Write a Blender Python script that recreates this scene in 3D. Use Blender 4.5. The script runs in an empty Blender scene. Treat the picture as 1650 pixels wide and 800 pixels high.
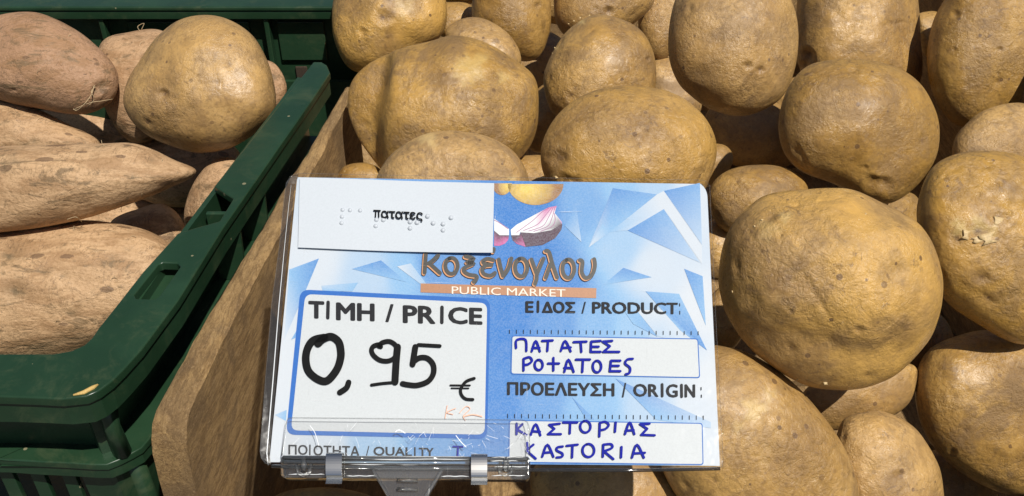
import bpy, bmesh, math, random
import numpy as np
from mathutils import Vector
random.seed(7); RNG = np.random.RandomState(11)
C = bpy.context.scene.collection
scene = bpy.context.scene

# ------------------------------------------------------------ camera
PITCH = math.radians(35); CAMH = 0.27; F = 1500.0
cam_d = bpy.data.cameras.new('camera'); cam = bpy.data.objects.new('camera', cam_d); C.objects.link(cam)
cam.location = (0, 0, CAMH); cam.rotation_euler = (math.radians(90) - PITCH, 0, 0)
cam_d.sensor_width = 36; cam_d.lens = F / 1650 * 36; cam_d.clip_start = 0.01; cam_d.clip_end = 100
scene.camera = cam
# ------------------------------------------------------------ sky and sun
SUN = Vector((0.34, -0.50, 1.0)).normalized()
world = bpy.data.worlds.new('World'); scene.world = world; world.use_nodes = True
wn = world.node_tree.nodes; wl = world.node_tree.links
sky = wn.new('ShaderNodeTexSky'); sky.sky_type = 'NISHITA'; sky.sun_disc = False
sky.sun_elevation = math.asin(SUN.z); sky.sun_rotation = math.atan2(SUN.x, SUN.y)
bg = wn['Background']; bg.inputs['Strength'].default_value = 0.05; wl.new(sky.outputs[0], bg.inputs[0])
sd = bpy.data.lights.new('sun', 'SUN'); sd.energy = 5.0; sd.angle = math.radians(0.53); sd.color = (1, 0.95, 0.87)
so = bpy.data.objects.new('sun', sd); C.objects.link(so); so.rotation_euler = SUN.to_track_quat('Z', 'Y').to_euler()
so.location = (1, -2, 3)
vs = scene.view_settings; vs.view_transform = 'Standard'; vs.look = 'None'; vs.exposure = -0.08; vs.gamma = 1; vs.use_curve_mapping = False

# ------------------------------------------------------------ helpers
FW = np.array([0, math.cos(PITCH), -math.sin(PITCH)]); UP = np.array([0, math.sin(PITCH), math.cos(PITCH)]); RT = np.array([1., 0, 0])
CAM = np.array([0, 0, CAMH])
def ray(u, v): return FW + RT * ((u - 825) / F) + UP * ((400 - v) / F)
def at_depth(u, v, D): return CAM + ray(u, v) * D
def at_z(u, v, z=0.0):
    d = ray(u, v); return CAM + d * ((z - CAMH) / d[2])
def at_x(u, v, x):
    d = ray(u, v); return CAM + d * (x / d[0])
def at_y(u, v, y):
    d = ray(u, v); return CAM + d * (y / d[1])
def empty(name, loc, label=None, cat=None, group=None):
    o = bpy.data.objects.new(name, None); C.objects.link(o); o.location = loc; o.empty_display_size = 0.01
    tag(o, label, cat, group); return o
def tag(o, label=None, cat=None, group=None, kind=None):
    if label: o['label'] = label
    if cat: o['category'] = cat
    if group: o['group'] = group
    if kind: o['kind'] = kind
    return o
def wloc(o):
    p = Vector((0, 0, 0))
    while o is not None: p = p + o.location; o = o.parent
    return np.array(p)
def mk(name, verts, faces, mat, parent=None, smooth=False, loc=None):
    """one mesh object from world-space points"""
    base = wloc(parent) if parent is not None else np.zeros(3)
    if loc is None: loc = base if parent is not None else np.zeros(3)
    vv = np.asarray(verts, float) - np.asarray(loc)
    me = bpy.data.meshes.new(name); me.from_pydata([tuple(p) for p in vv], [], faces); me.update()
    if mat: me.materials.append(mat)
    if smooth: me.shade_smooth()
    o = bpy.data.objects.new(name, me); C.objects.link(o)
    if parent is not None: o.parent = parent
    o.location = np.asarray(loc) - base
    return o
def bevel(o, w, seg=2, angle=35):
    m = o.modifiers.new('bevel', 'BEVEL'); m.width = w; m.segments = seg; m.limit_method = 'ANGLE'; m.angle_limit = math.radians(angle)
    o.data.shade_smooth()
    try:
        for p in o.data.polygons: p.use_smooth = True
    except Exception: pass
    n = o.modifiers.new('wn', 'WEIGHTED_NORMAL'); n.keep_sharp = True
    return o
def prism(bm, pts, vec):
    """closed prism: polygon pts (3D) swept along vec"""
    a = [bm.verts.new(p) for p in pts]; b = [bm.verts.new(np.asarray(p) + vec) for p in pts]
    bm.faces.new(a); bm.faces.new(b[::-1]); n = len(a)
    for i in range(n): bm.faces.new((a[i], b[i], b[(i + 1) % n], a[(i + 1) % n]))
def frombm(name, bm, mat, parent=None, smooth=False):
    bmesh.ops.recalc_face_normals(bm, faces=bm.faces)
    bm.verts.index_update()
    v = [tuple(x.co) for x in bm.verts]; f = [[q.index for q in p.verts] for p in bm.faces]; bm.free()
    return mk(name, v, f, mat, parent, smooth)
def box(name, lo, hi, mat, parent=None, bev=0.0):
    bm = bmesh.new(); (x0, y0, z0), (x1, y1, z1) = lo, hi
    prism(bm, [(x0, y0, z0), (x1, y0, z0), (x1, y1, z0), (x0, y1, z0)], np.array([0, 0, z1 - z0]))
    o = frombm(name, bm, mat, parent)
    if bev: bevel(o, bev)
    return o
def ring_plate(name, outer, holes, z0, z1, mat, parent, bev=0.0):
    """plate with holes lying between heights z0 and z1, outlines are lists of (x, y)"""
    bm = bmesh.new(); edges = []
    loops = [outer] + holes; vl = []
    for lp in loops:
        v = [bm.verts.new((p[0], p[1], z1)) for p in lp]; vl.append(v)
        for i in range(len(v)): edges.append(bm.edges.new((v[i], v[(i + 1) % len(v)])))
    bmesh.ops.triangle_fill(bm, edges=edges, use_beauty=True)
    top = list(bm.faces)
    r = bmesh.ops.extrude_face_region(bm, geom=top)
    nv = [g for g in r['geom'] if isinstance(g, bmesh.types.BMVert)]
    bmesh.ops.translate(bm, verts=nv, vec=(0, 0, z0 - z1))
    o = frombm(name, bm, mat, parent)
    if bev:
        m = o.modifiers.new('bevel', 'BEVEL'); m.width = bev; m.segments = 3; m.limit_method = 'ANGLE'; m.angle_limit = math.radians(50)
        for p in o.data.polygons: p.use_smooth = True
        o.modifiers.new('wn', 'WEIGHTED_NORMAL')
    return o
def catmull(pts, n=6, closed=False):
    P = [np.asarray(p, float) for p in pts]; out = []; N = len(P)
    rng = range(N if closed else N - 1)
    for i in rng:
        if closed: p0, p1, p2, p3 = P[i - 1], P[i], P[(i + 1) % N], P[(i + 2) % N]
        else: p0, p1, p2, p3 = P[max(i - 1, 0)], P[i], P[i + 1], P[min(i + 2, N - 1)]
        for k in range(n):
            t = k / n
            out.append(0.5 * ((2 * p1) + (-p0 + p2) * t + (2 * p0 - 5 * p1 + 4 * p2 - p3) * t * t + (-p0 + 3 * p1 - 3 * p2 + p3) * t ** 3))
    if not closed: out.append(P[-1])
    return out
def tube(bm, path, r, seg=6):
    path = [np.asarray(p, float) for p in path]; rings = []
    for i, p in enumerate(path):
        t = path[min(i + 1, len(path) - 1)] - path[max(i - 1, 0)]; t = t / (np.linalg.norm(t) + 1e-12)
        a = np.cross(t, [0.3, 0.2, 0.93]); a /= np.linalg.norm(a) + 1e-12; b = np.cross(t, a)
        rr = r[i] if hasattr(r, '__len__') else r
        rings.append([bm.verts.new(p + rr * (math.cos(2 * math.pi * k / seg) * a + math.sin(2 * math.pi * k / seg) * b)) for k in range(seg)])
    for i in range(len(rings) - 1):
        for k in range(seg): bm.faces.new((rings[i][k], rings[i][(k + 1) % seg], rings[i + 1][(k + 1) % seg], rings[i + 1][k]))
    bm.faces.new(rings[0]); bm.faces.new(rings[-1][::-1])

# ------------------------------------------------------------ materials
class NT:
    def __init__(s, name):
        s.m = bpy.data.materials.new(name); s.m.use_nodes = True; s.n = s.m.node_tree.nodes; s.l = s.m.node_tree.links
        s.p = s.n['Principled BSDF']
    def node(s, t, **k):
        q = s.n.new(t)
        for a, b in k.items(): setattr(q, a, b)
        return q
    def link(s, a, b): s.l.new(a, b)
    def inp(s, q, v):
        if isinstance(v, bpy.types.NodeSocket): s.link(v, q)
        else: q.default_value = v
    def math(s, op, a, b=0.0, c=0.0, clamp=False):
        q = s.node('ShaderNodeMath', operation=op, use_clamp=clamp)
        for i, v in enumerate((a, b, c)): s.inp(q.inputs[i], v)
        return q.outputs[0]
    def noise(s, vec, scale, detail=4, rough=0.55, dist=0.0):
        q = s.node('ShaderNodeTexNoise'); s.inp(q.inputs['Vector'], vec); q.inputs['Scale'].default_value = scale
        q.inputs['Detail'].default_value = detail; q.inputs['Roughness'].default_value = rough; q.inputs['Distortion'].default_value = dist
        return q.outputs['Fac']
    def voro(s, vec, scale, feature='F1', out='Distance', rnd=1.0):
        q = s.node('ShaderNodeTexVoronoi', feature=feature); s.inp(q.inputs['Vector'], vec); q.inputs['Scale'].default_value = scale
        q.inputs['Randomness'].default_value = rnd
        return q.outputs[out]
    def step(s, v, lo, hi, a=0.0, b=1.0):
        q = s.node('ShaderNodeMapRange', interpolation_type='SMOOTHSTEP'); s.inp(q.inputs[0], v)
        for i, x in enumerate((lo, hi, a, b)): q.inputs[i + 1].default_value = x
        return q.outputs[0]
    def mix(s, f, a, b, mode='MIX'):
        q = s.node('ShaderNodeMix', data_type='RGBA', blend_type=mode); s.inp(q.inputs[0], f)
        for i, v in ((6, a), (7, b)): s.inp(q.inputs[i], v if isinstance(v, bpy.types.NodeSocket) else (*v, 1))
        return q.outputs[2]
    def bump(s, h, dist, strength=1.0, prev=None):
        q = s.node('ShaderNodeBump'); s.inp(q.inputs['Height'], h); q.inputs['Distance'].default_value = dist; s.inp(q.inputs['Strength'], strength)
        if prev is not None: s.link(prev, q.inputs['Normal'])
        return q.outputs[0]
    def vmap(s, vec, scale=(1, 1, 1), loc=None, rot=(0, 0, 0)):
        q = s.node('ShaderNodeMapping'); s.inp(q.inputs[0], vec); q.inputs['Scale'].default_value = scale; q.inputs['Rotation'].default_value = rot
        if loc is not None: s.inp(q.inputs['Location'], loc)
        return q.outputs[0]

def skin_coords(t):
    tc = t.node('ShaderNodeTexCoord'); oi = t.node('ShaderNodeObjectInfo')
    r = t.math('MULTIPLY', oi.outputs['Random'], 7.3)
    cb = t.node('ShaderNodeCombineXYZ')
    for i in range(3): t.link(r, cb.inputs[i])
    return t.vmap(tc.outputs['Object'], loc=cb.outputs[0]), oi

def potato_mat():
    t = NT('potato_skin'); co, oi = skin_coords(t)
    sep = t.node('ShaderNodeSeparateColor'); t.link(oi.outputs['Color'], sep.inputs[0])
    yel, dirt_amt, net_amt = sep.outputs[0], sep.outputs[1], sep.outputs[2]
    mk_ = t.node('ShaderNodeAttribute', attribute_name='mark').outputs['Fac']
    pl_ = t.node('ShaderNodeAttribute', attribute_name='peel').outputs['Fac']
    big = t.noise(co, 22, 3, 0.55, 0.4); mid = t.noise(co, 85, 6, 0.62, 0.5); fine = t.noise(co, 520, 5, 0.7)
    col = t.mix(t.step(big, 0.34, 0.68), (0.375, 0.212, 0.062), (0.545, 0.328, 0.103))
    mid2 = t.noise(co, 230, 5, 0.68, 0.8); blo = t.noise(co, 13, 3, 0.6, 0.6)
    col = t.mix(t.math('MULTIPLY', t.step(blo, 0.46, 0.62), 0.32), col, (0.25, 0.138, 0.047))
    col = t.mix(t.math('MULTIPLY', t.step(mid, 0.48, 0.63), 0.50), col, (0.22, 0.125, 0.045))
    col = t.mix(t.math('MULTIPLY', t.step(mid2, 0.50, 0.64), 0.42), col, (0.19, 0.108, 0.042))
    col = t.mix(t.math('MULTIPLY', t.step(mid2, 0.44, 0.32), 0.35), col, (0.56, 0.37, 0.15))
    col = t.mix(t.math('MULTIPLY', t.step(fine, 0.50, 0.66), 0.34), col, (0.21, 0.12, 0.045))
    col = t.mix(t.math('MULTIPLY', t.step(fine, 0.45, 0.34), 0.22), col, (0.50, 0.34, 0.15))
    # waxy yellow skin where the earth is rubbed off
    ym = t.math('MULTIPLY', yel, t.step(t.noise(co, 30, 4, 0.6, 0.3), 0.40, 0.60))
    col = t.mix(ym, col, (0.60, 0.345, 0.080))
    # dry earth film
    dm = t.math('MULTIPLY', t.step(t.noise(co, 36, 8, 0.72, 0.6), 0.47, 0.62), dirt_amt)
    col = t.mix(dm, col, (0.265, 0.158, 0.062))
    # scuffed scars
    dk = t.math('MULTIPLY', t.step(t.noise(co, 130, 6, 0.75, 0.8), 0.565, 0.64), t.step(t.noise(co, 26, 2), 0.42, 0.58))
    col = t.mix(t.math('MULTIPLY', dk, 0.62), col, (0.17, 0.098, 0.045))
    # lenticels
    vq = t.node('ShaderNodeTexVoronoi'); t.link(co, vq.inputs['Vector']); vq.inputs['Scale'].default_value = 170
    sc = t.node('ShaderNodeSeparateColor'); t.link(vq.outputs['Color'], sc.inputs[0])
    thr = t.math('MULTIPLY', t.step(sc.outputs[0], 0.45, 1.0), 0.24)
    spot = t.math('MULTIPLY', t.math('LESS_THAN', vq.outputs['Distance'], thr), t.step(sc.outputs[1], 0.2, 0.9, 0.35, 0.9))
    col = t.mix(spot, col, (0.17, 0.095, 0.04))
    vq2 = t.node('ShaderNodeTexVoronoi'); t.link(co, vq2.inputs['Vector']); vq2.inputs['Scale'].default_value = 75
    sc2 = t.node('ShaderNodeSeparateColor'); t.link(vq2.outputs['Color'], sc2.inputs[0])
    wob = t.math('ADD', vq2.outputs['Distance'], t.math('MULTIPLY', t.math('SUBTRACT', mid2, 0.5), 0.5))
    spot2 = t.math('LESS_THAN', wob, t.math('MULTIPLY', t.step(sc2.outputs[0], 0.72, 1.0), 0.13))
    col = t.mix(t.math('MULTIPLY', spot2, 0.45), col, (0.22, 0.125, 0.05))
    # short scuffs and flaked lines in the skin
    scf = t.noise(t.vmap(co, scale=(1, 1, 5), rot=(0.5, 0.7, 0.2)), 120, 5, 0.7, 1.4)
    scm = t.math('MULTIPLY', t.step(scf, 0.635, 0.68), t.step(t.noise(co, 45, 3), 0.45, 0.58))
    col = t.mix(t.math('MULTIPLY', scm, 0.6), col, (0.20, 0.12, 0.055))
    scl = t.math('MULTIPLY', t.step(scf, 0.36, 0.32), t.step(t.noise(co, 38, 3), 0.48, 0.60))
    col = t.mix(t.math('MULTIPLY', scl, 0.55), col, (0.66, 0.50, 0.26))
    # net-like cracks
    w = t.node('ShaderNodeVectorMath', operation='ADD'); t.link(co, w.inputs[0])
    nz = t.node('ShaderNodeTexNoise'); t.link(co, nz.inputs['Vector']); nz.inputs['Scale'].default_value = 190; nz.inputs['Detail'].default_value = 3
    s1 = t.node('ShaderNodeVectorMath', operation='SCALE'); t.link(nz.outputs['Color'], s1.inputs[0]); s1.inputs['Scale'].default_value = 0.007
    t.link(s1.outputs[0], w.inputs[1])
    vd = t.voro(w.outputs[0], 150, 'DISTANCE_TO_EDGE')
    crack = t.step(vd, 0.0, 0.07, 1.0, 0.0)
    zone = t.math('MULTIPLY', t.step(t.noise(co, 33, 3), 0.47, 0.60), net_amt)
    crack = t.math('MULTIPLY', crack, zone)
    col = t.mix(t.math('MULTIPLY', crack, 0.34), col, (0.22, 0.13, 0.055))
    col = t.mix(t.math('MULTIPLY', pl_, t.step(mid, 0.30, 0.5, 0.55, 1.0)), col, (0.66, 0.47, 0.18))
    mm = t.math('MULTIPLY', mk_, t.step(t.noise(co, 260, 4, 0.7), 0.32, 0.52, 0.45, 1.0))
    col = t.mix(mm, col, (0.115, 0.062, 0.03))
    hs = t.node('ShaderNodeHueSaturation'); t.link(col, hs.inputs['Color']); t.link(t.math('MULTIPLY_ADD', oi.outputs['Random'], 0.18, 0.90), hs.inputs['Value']); t.link(t.math('MULTIPLY_ADD', oi.outputs['Random'], -0.10, 1.04), hs.inputs['Saturation'])
    t.link(hs.outputs[0], t.p.inputs['Base Color'])
    ro = t.math('ADD', 0.35, t.math('MULTIPLY', t.math('SUBTRACT', mid2, 0.5), 0.5))
    ro = t.math('ADD', ro, t.math('MULTIPLY', dm, 0.28)); ro = t.math('SUBTRACT', ro, t.math('MULTIPLY', ym, 0.10))
    t.link(ro, t.p.inputs['Roughness']); t.p.inputs['Specular IOR Level'].default_value = 0.62
    wr = t.noise(co, 230, 5, 0.62, 1.2); rid = t.math('ABSOLUTE', t.math('SUBTRACT', wr, 0.5))
    n = t.bump(t.noise(co, 60, 3, 0.5), 0.0022, 0.8)
    n = t.bump(t.math('MULTIPLY', t.step(rid, 0.0, 0.07, 1.0, 0.0), t.step(t.noise(co, 28, 3), 0.44, 0.60)), 0.00045, -0.6, n)
    n = t.bump(mid2, 0.0013, t.step(t.noise(co, 24, 3), 0.38, 0.60, 0.25, 0.95), n)
    n = t.bump(crack, 0.0010, -1.0, n)
    n = t.bump(fine, 0.0008, t.step(t.noise(co, 35, 3), 0.38, 0.60, 0.35, 1.0), n)
    n = t.bump(t.math('ADD', t.math('ADD', spot, scm), t.math('ADD', spot2, dk)), 0.0007, -0.9, n)
    t.link(n, t.p.inputs['Normal'])
    return t.m
def sweet_mat():
    t = NT('sweet_potato_skin'); co, oi = skin_coords(t)
    sep = t.node('ShaderNodeSeparateColor'); t.link(oi.outputs['Color'], sep.inputs[0])
    pink = sep.outputs[0]
    mk_ = t.node('ShaderNodeAttribute', attribute_name='mark').outputs['Fac']
    st = t.vmap(co, scale=(0.35, 1, 1))
    big = t.noise(co, 20, 3); mid = t.noise(st, 95, 6, 0.66, 0.4); fine = t.noise(co, 480, 5, 0.7)
    col = t.mix(t.step(big, 0.35, 0.65), (0.52, 0.335, 0.18), (0.62, 0.41, 0.225))
    col = t.mix(pink, col, (0.38, 0.215, 0.125))
    col = t.mix(t.math('MULTIPLY', t.step(mid, 0.46, 0.60), 0.55), col, (0.28, 0.15, 0.066))
    col = t.mix(t.math('MULTIPLY', t.step(fine, 0.48, 0.62), 0.38), col, (0.26, 0.15, 0.065))
    sm = t.math('MULTIPLY', t.step(t.noise(st, 75, 6, 0.78, 0.9), 0.53, 0.62), 0.75)
    col = t.mix(sm, col, (0.17, 0.115, 0.06))
    vq = t.node('ShaderNodeTexVoronoi'); t.link(st, vq.inputs['Vector']); vq.inputs['Scale'].default_value = 120
    sc = t.node('ShaderNodeSeparateColor'); t.link(vq.outputs['Color'], sc.inputs[0])
    wob = t.math('ADD', vq.outputs['Distance'], t.math('MULTIPLY', t.math('SUBTRACT', fine, 0.5), 0.25))
    spot = t.math('LESS_THAN', wob, t.math('MULTIPLY', t.step(sc.outputs[0], 0.45, 1.0), 0.26))
    col = t.mix(t.math('MULTIPLY', spot, 0.75), col, (0.17, 0.10, 0.055))
    vs_ = t.noise(t.vmap(co, scale=(1, .6, 1)), 70, 5, 0.65, 2.5); crk = t.math('MULTIPLY', t.step(t.math('ABSOLUTE', t.math('SUBTRACT', vs_, 0.5)), 0.0, 0.015, 1.0, 0.0), t.step(t.noise(co, 40, 2), 0.44, 0.54))
    col = t.mix(t.math('MULTIPLY', crk, 0.8), col, (0.13, 0.08, 0.045))
    mm = t.math('MULTIPLY', mk_, t.step(t.noise(co, 230, 4, 0.7), 0.35, 0.55, 0.25, 1.0))
    col = t.mix(mm, col, (0.15, 0.11, 0.06))
    t.link(col, t.p.inputs['Base Color'])
    t.link(t.math('ADD', 0.52, t.math('MULTIPLY', t.math('SUBTRACT', mid, 0.5), 0.3)), t.p.inputs['Roughness'])
    t.p.inputs['Specular IOR Level'].default_value = 0.35
    n = t.bump(t.noise(co, 55, 3), 0.0025, 0.8); n = t.bump(mid, 0.0012, 0.7, n)
    wr = t.noise(t.vmap(co, scale=(0.5, 1, 1)), 260, 5, 0.6, 1.0)
    n = t.bump(wr, 0.0012, 0.8, n); n = t.bump(fine, 0.0006, 0.8, n); n = t.bump(t.math('ADD', t.math('ADD', spot, crk), sm), 0.0007, -0.9, n)
    t.link(n, t.p.inputs['Normal'])
    return t.m
def green_mat():
    t = NT('green_plastic'); tc = t.node('ShaderNodeTexCoord').outputs['Object']
    n1 = t.noise(tc, 30, 4); n2 = t.noise(tc, 700, 3, 0.7)
    col = t.mix(t.step(n1, 0.35, 0.7), (0.014, 0.040, 0.019), (0.019, 0.052, 0.025))
    dust = t.math('MULTIPLY', t.step(t.noise(tc, 40, 8, 0.75, 0.8), 0.50, 0.68), 0.34)
    col = t.mix(dust, col, (0.075, 0.095, 0.045))
    # scratches and dust specks
    sc = t.noise(t.vmap(tc, scale=(1, 14, 1), rot=(0, 0, 0.5)), 60, 4, 0.6, 0.2)
    col = t.mix(t.math('MULTIPLY', t.step(sc, 0.70, 0.76), 0.22), col, (0.10, 0.16, 0.10))
    vq = t.node('ShaderNodeTexVoronoi'); t.link(tc, vq.inputs['Vector']); vq.inputs['Scale'].default_value = 110
    s2 = t.node('ShaderNodeSeparateColor'); t.link(vq.outputs['Color'], s2.inputs[0])
    sp = t.math('LESS_THAN', vq.outputs['Distance'], t.math('MULTIPLY', t.step(s2.outputs[0], 0.80, 1.0), 0.13))
    col = t.mix(t.math('MULTIPLY', sp, 0.7), col, (0.30, 0.27, 0.16))
    t.link(col, t.p.inputs['Base Color'])
    t.link(t.math('ADD', 0.20, t.math('MULTIPLY', t.math('ADD', n1, dust), 0.25)), t.p.inputs['Roughness'])
    n = t.bump(t.noise(tc, 70, 2), 0.0006, 0.5); n = t.bump(n2, 0.0001, 0.5, n); t.link(n, t.p.inputs['Normal'])
    return t.m
def wood_mat():
    t = NT('raw_wood'); tc = t.node('ShaderNodeTexCoord').outputs['Object']
    g = t.noise(t.vmap(tc, scale=(4, 0.8, 4)), 50, 7, 0.75, 0.6); f = t.noise(t.vmap(tc, scale=(1, 0.4, 1)), 800, 6, 0.85, 1.2)
    b = t.noise(tc, 26, 4, 0.6, 0.4)
    col = t.mix(t.step(g, 0.40, 0.62), (0.47, 0.30, 0.13), (0.27, 0.165, 0.07))
    st_ = t.noise(t.vmap(tc, scale=(14, 0.5, 14)), 55, 4, 0.7, 0.2)
    col = t.mix(t.math('MULTIPLY', t.step(st_, 0.53, 0.60), 0.45), col, (0.15, 0.095, 0.05))
    col = t.mix(t.math('MULTIPLY', t.step(b, 0.46, 0.60), 0.6), col, (0.20, 0.13, 0.068))
    col = t.mix(t.math('MULTIPLY', t.step(f, 0.50, 0.62), 0.55), col, (0.15, 0.09, 0.042))
    col = t.mix(t.math('MULTIPLY', t.step(f, 0.47, 0.36), 0.5), col, (0.54, 0.37, 0.20))
    t.link(col, t.p.inputs['Base Color']); t.p.inputs['Roughness'].default_value = 0.9; t.p.inputs['Specular IOR Level'].default_value = 0.2
    n = t.bump(g, 0.0007, 0.6); n = t.bump(f, 0.0011, 1.0, n); t.link(n, t.p.inputs['Normal'])
    return t.m
def flat(name, col, rough=0.5, metal=0.0, spec=0.5, grain=0.0):
    t = NT(name); tc = t.node('ShaderNodeTexCoord').outputs['Object']
    if grain:
        n = t.noise(tc, 1400, 3, 0.7)
        c = t.mix(t.step(n, 0.35, 0.7), col, tuple(x * (1 - grain) for x in col)); t.link(c, t.p.inputs['Base Color'])
    else: t.p.inputs['Base Color'].default_value = (*col, 1)
    t.p.inputs['Roughness'].default_value = rough; t.p.inputs['Metallic'].default_value = metal; t.p.inputs['Specular IOR Level'].default_value = spec
    return t.m
def print_mat(name='printed_paper'):
    t = NT(name); at = t.node('ShaderNodeAttribute', attribute_name='Col').outputs['Color']
    tc = t.node('ShaderNodeTexCoord').outputs['Object']
    n = t.noise(tc, 1700, 2, 0.7); n2 = t.noise(tc, 150, 4, 0.6)
    c = t.mix(t.math('MULTIPLY', t.step(n, 0.35, 0.65), 0.12), at, (0.60, 0.70, 0.80))
    c = t.mix(t.math('MULTIPLY', t.step(n2, 0.45, 0.75), 0.08), c, (0.45, 0.50, 0.56))
    t.link(c, t.p.inputs['Base Color']); t.p.inputs['Roughness'].default_value = 0.6; t.p.inputs['Specular IOR Level'].default_value = 0.25
    t.link(t.bump(t.noise(tc, 30, 3), 0.0012, 0.35), t.p.inputs['Normal'])
    return t.m
def clear_mat(name, tint=(0.96, 0.965, 0.96), rough=0.06, refl=1.0, scratch=True, haze=0.0):
    """thin clear plastic: mostly straight-through transparency with a Fresnel sheen and fine scratches"""
    t = NT(name); tc = t.node('ShaderNodeTexCoord').outputs['Object']
    tr = t.node('ShaderNodeBsdfTransparent'); tr.inputs[0].default_value = (*tint, 1)
    gl = t.node('ShaderNodeBsdfGlossy'); gl.inputs['Roughness'].default_value = rough
    df = t.node('ShaderNodeBsdfDiffuse'); df.inputs[0].default_value = (0.8, 0.8, 0.8, 1)
    fr = t.node('ShaderNodeFresnel'); fr.inputs[0].default_value = 1.5
    fac = t.math('MULTIPLY', fr.outputs[0], refl, clamp=True)
    m1 = t.node('ShaderNodeMixShader'); t.link(fac, m1.inputs[0]); t.link(tr.outputs[0], m1.inputs[1]); t.link(gl.outputs[0], m1.inputs[2])
    out = m1
    if scratch or haze:
        s = t.noise(t.vmap(tc, scale=(1, 30, 30), rot=(0.4, 0.3, 0.9)), 45, 3, 0.6, 0.3)
        s2 = t.noise(t.vmap(tc, scale=(30, 1, 1), rot=(0.2, 0.1, -0.5)), 50, 3, 0.6, 0.4)
        v = t.math('MAXIMUM', t.step(s, 0.68, 0.74), t.step(s2, 0.69, 0.75))
        zone = t.step(t.noise(tc, 60, 2), 0.45, 0.62)
        v = t.math('ADD', t.math('MULTIPLY', t.math('MULTIPLY', v, zone), 0.30 if scratch else 0.0), haze, clamp=True)
        m2 = t.node('ShaderNodeMixShader'); t.link(v, m2.inputs[0]); t.link(m1.outputs[0], m2.inputs[1]); t.link(df.outputs[0], m2.inputs[2]); out = m2
    n = t.bump(t.noise(tc, 90, 3), 0.0008, 0.3); t.link(n, gl.inputs['Normal']); t.link(n, fr.inputs['Normal'])
    t.link(out.outputs[0], t.n['Material Output'].inputs[0])
    return t.m
M = dict(potato=potato_mat(), sweet=sweet_mat(), green=green_mat(), wood=wood_mat(), printed=print_mat(),
         slip=flat('slip_paper', (0.53, 0.575, 0.625), 0.6, grain=0.05, spec=0.2), white=flat('box_white', (0.555, 0.59, 0.61), 0.55, grain=0.06, spec=0.25),
         ink=flat('printed_ink', (0.022, 0.023, 0.026), 0.6, grain=0.3, spec=.15), black=flat('black_marker', (0.006, 0.0065, 0.007), 0.6, spec=.1),
         blue=flat('blue_marker', (0.006, 0.012, 0.30), 0.6, grain=0.2, spec=.1), frame=flat('frame_blue', (0.04, 0.15, 0.48), 0.6, grain=0.1, spec=.15),
         brown=flat('bar_brown', (0.42, 0.20, 0.10), 0.5, grain=0.12), pale=flat('pale_ink', (0.80, 0.70, 0.60), 0.5),
         orange=flat('logo_edge', (0.56, 0.27, 0.12), 0.5), logo=flat('logo_dark', (0.055, 0.052, 0.045), 0.5, grain=0.35),
         rub=flat('faded_orange', (0.72, 0.42, 0.30), 0.5), braille=flat('braille_bump', (0.50, 0.54, 0.59), 0.5),
         sleeve=clear_mat('clear_sleeve', (0.99, 0.99, 0.99), 0.07, 0.5, True, 0.0), clear=clear_mat('clear_acrylic', (0.975, 0.98, 0.975), 0.05, 1.8, True, 0.04),
         flap=clear_mat('clear_flap', (0.99, 0.99, 0.99), 0.05, 0.5, True, 0.03),
         seam=clear_mat('sleeve_seam', (0.40, 0.38, 0.36), 0.10, 1.6, True, 0.02),
         steel=flat('sprung_steel', (0.72, 0.71, 0.68), 0.24, 1.0), edge=flat('pale_glint', (0.75, 0.77, 0.78), 0.12, spec=0.8),  # edge: pale tone for highlight lines painted on clear plastic
         scratch=flat('scratch_mark', (0.80, 0.83, 0.86), 0.35, spec=.8),
         flake=flat('skin_flake', (0.62, 0.45, 0.22), 0.6, grain=0.3), root=flat('root_hair', (0.60, 0.45, 0.26), 0.8, grain=0.3), hole_shade=flat('hole_shade', (0.06, 0.04, 0.025), 0.95, grain=0.5))  # last entry: near-black that paints the shade in the hand holes

# ============================================================ THE SETTING: the ground under the stall
def ground():
    t = NT('stall_ground'); tc = t.node('ShaderNodeTexCoord').outputs['Object']
    n = t.noise(tc, 12, 6, 0.7); t.link(t.mix(n, (0.06, 0.06, 0.055), (0.11, 0.10, 0.09)), t.p.inputs['Base Color']); t.p.inputs['Roughness'].default_value = 0.9
    t.link(t.bump(t.noise(tc, 200, 4), 0.003, 0.6), t.p.inputs['Normal'])
    g = mk('ground', [(-6, -6, -0.32), (6, -6, -0.32), (6, 8, -0.32), (-6, 8, -0.32)], [(0, 1, 2, 3)], t.m); g['kind'] = 'structure'
ground()

# ============================================================ GREEN CRATE
crate = empty('plastic_crate', (-0.25, 0.45, -0.16), 'dark green plastic crate of sweet potatoes with a slot in its rim', 'crate')
def zz(l, z): return [tuple(at_z(u, v, z)[:2]) for u, v in l]
outer_px = [(0, 639), (60, 641), (99, 643), (138, 639), (160, 629), (180, 614), (200, 594), (228, 563), (287, 484), (359, 368), (415, 287), (465, 215), (505, 158), (532, 118), (527, 106), (517, 100), (505, 100)]
inner_px = [(505, 100), (345, 300), (376, 320), (354, 356), (318, 366), (286, 376), (230, 438), (190, 489), (158, 529), (148, 544), (135, 556), (115, 565), (86, 570), (0, 570)]
outer = zz(outer_px, 0); inner = zz(inner_px, 0)
XL = -0.60; YB = 0.712
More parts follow.
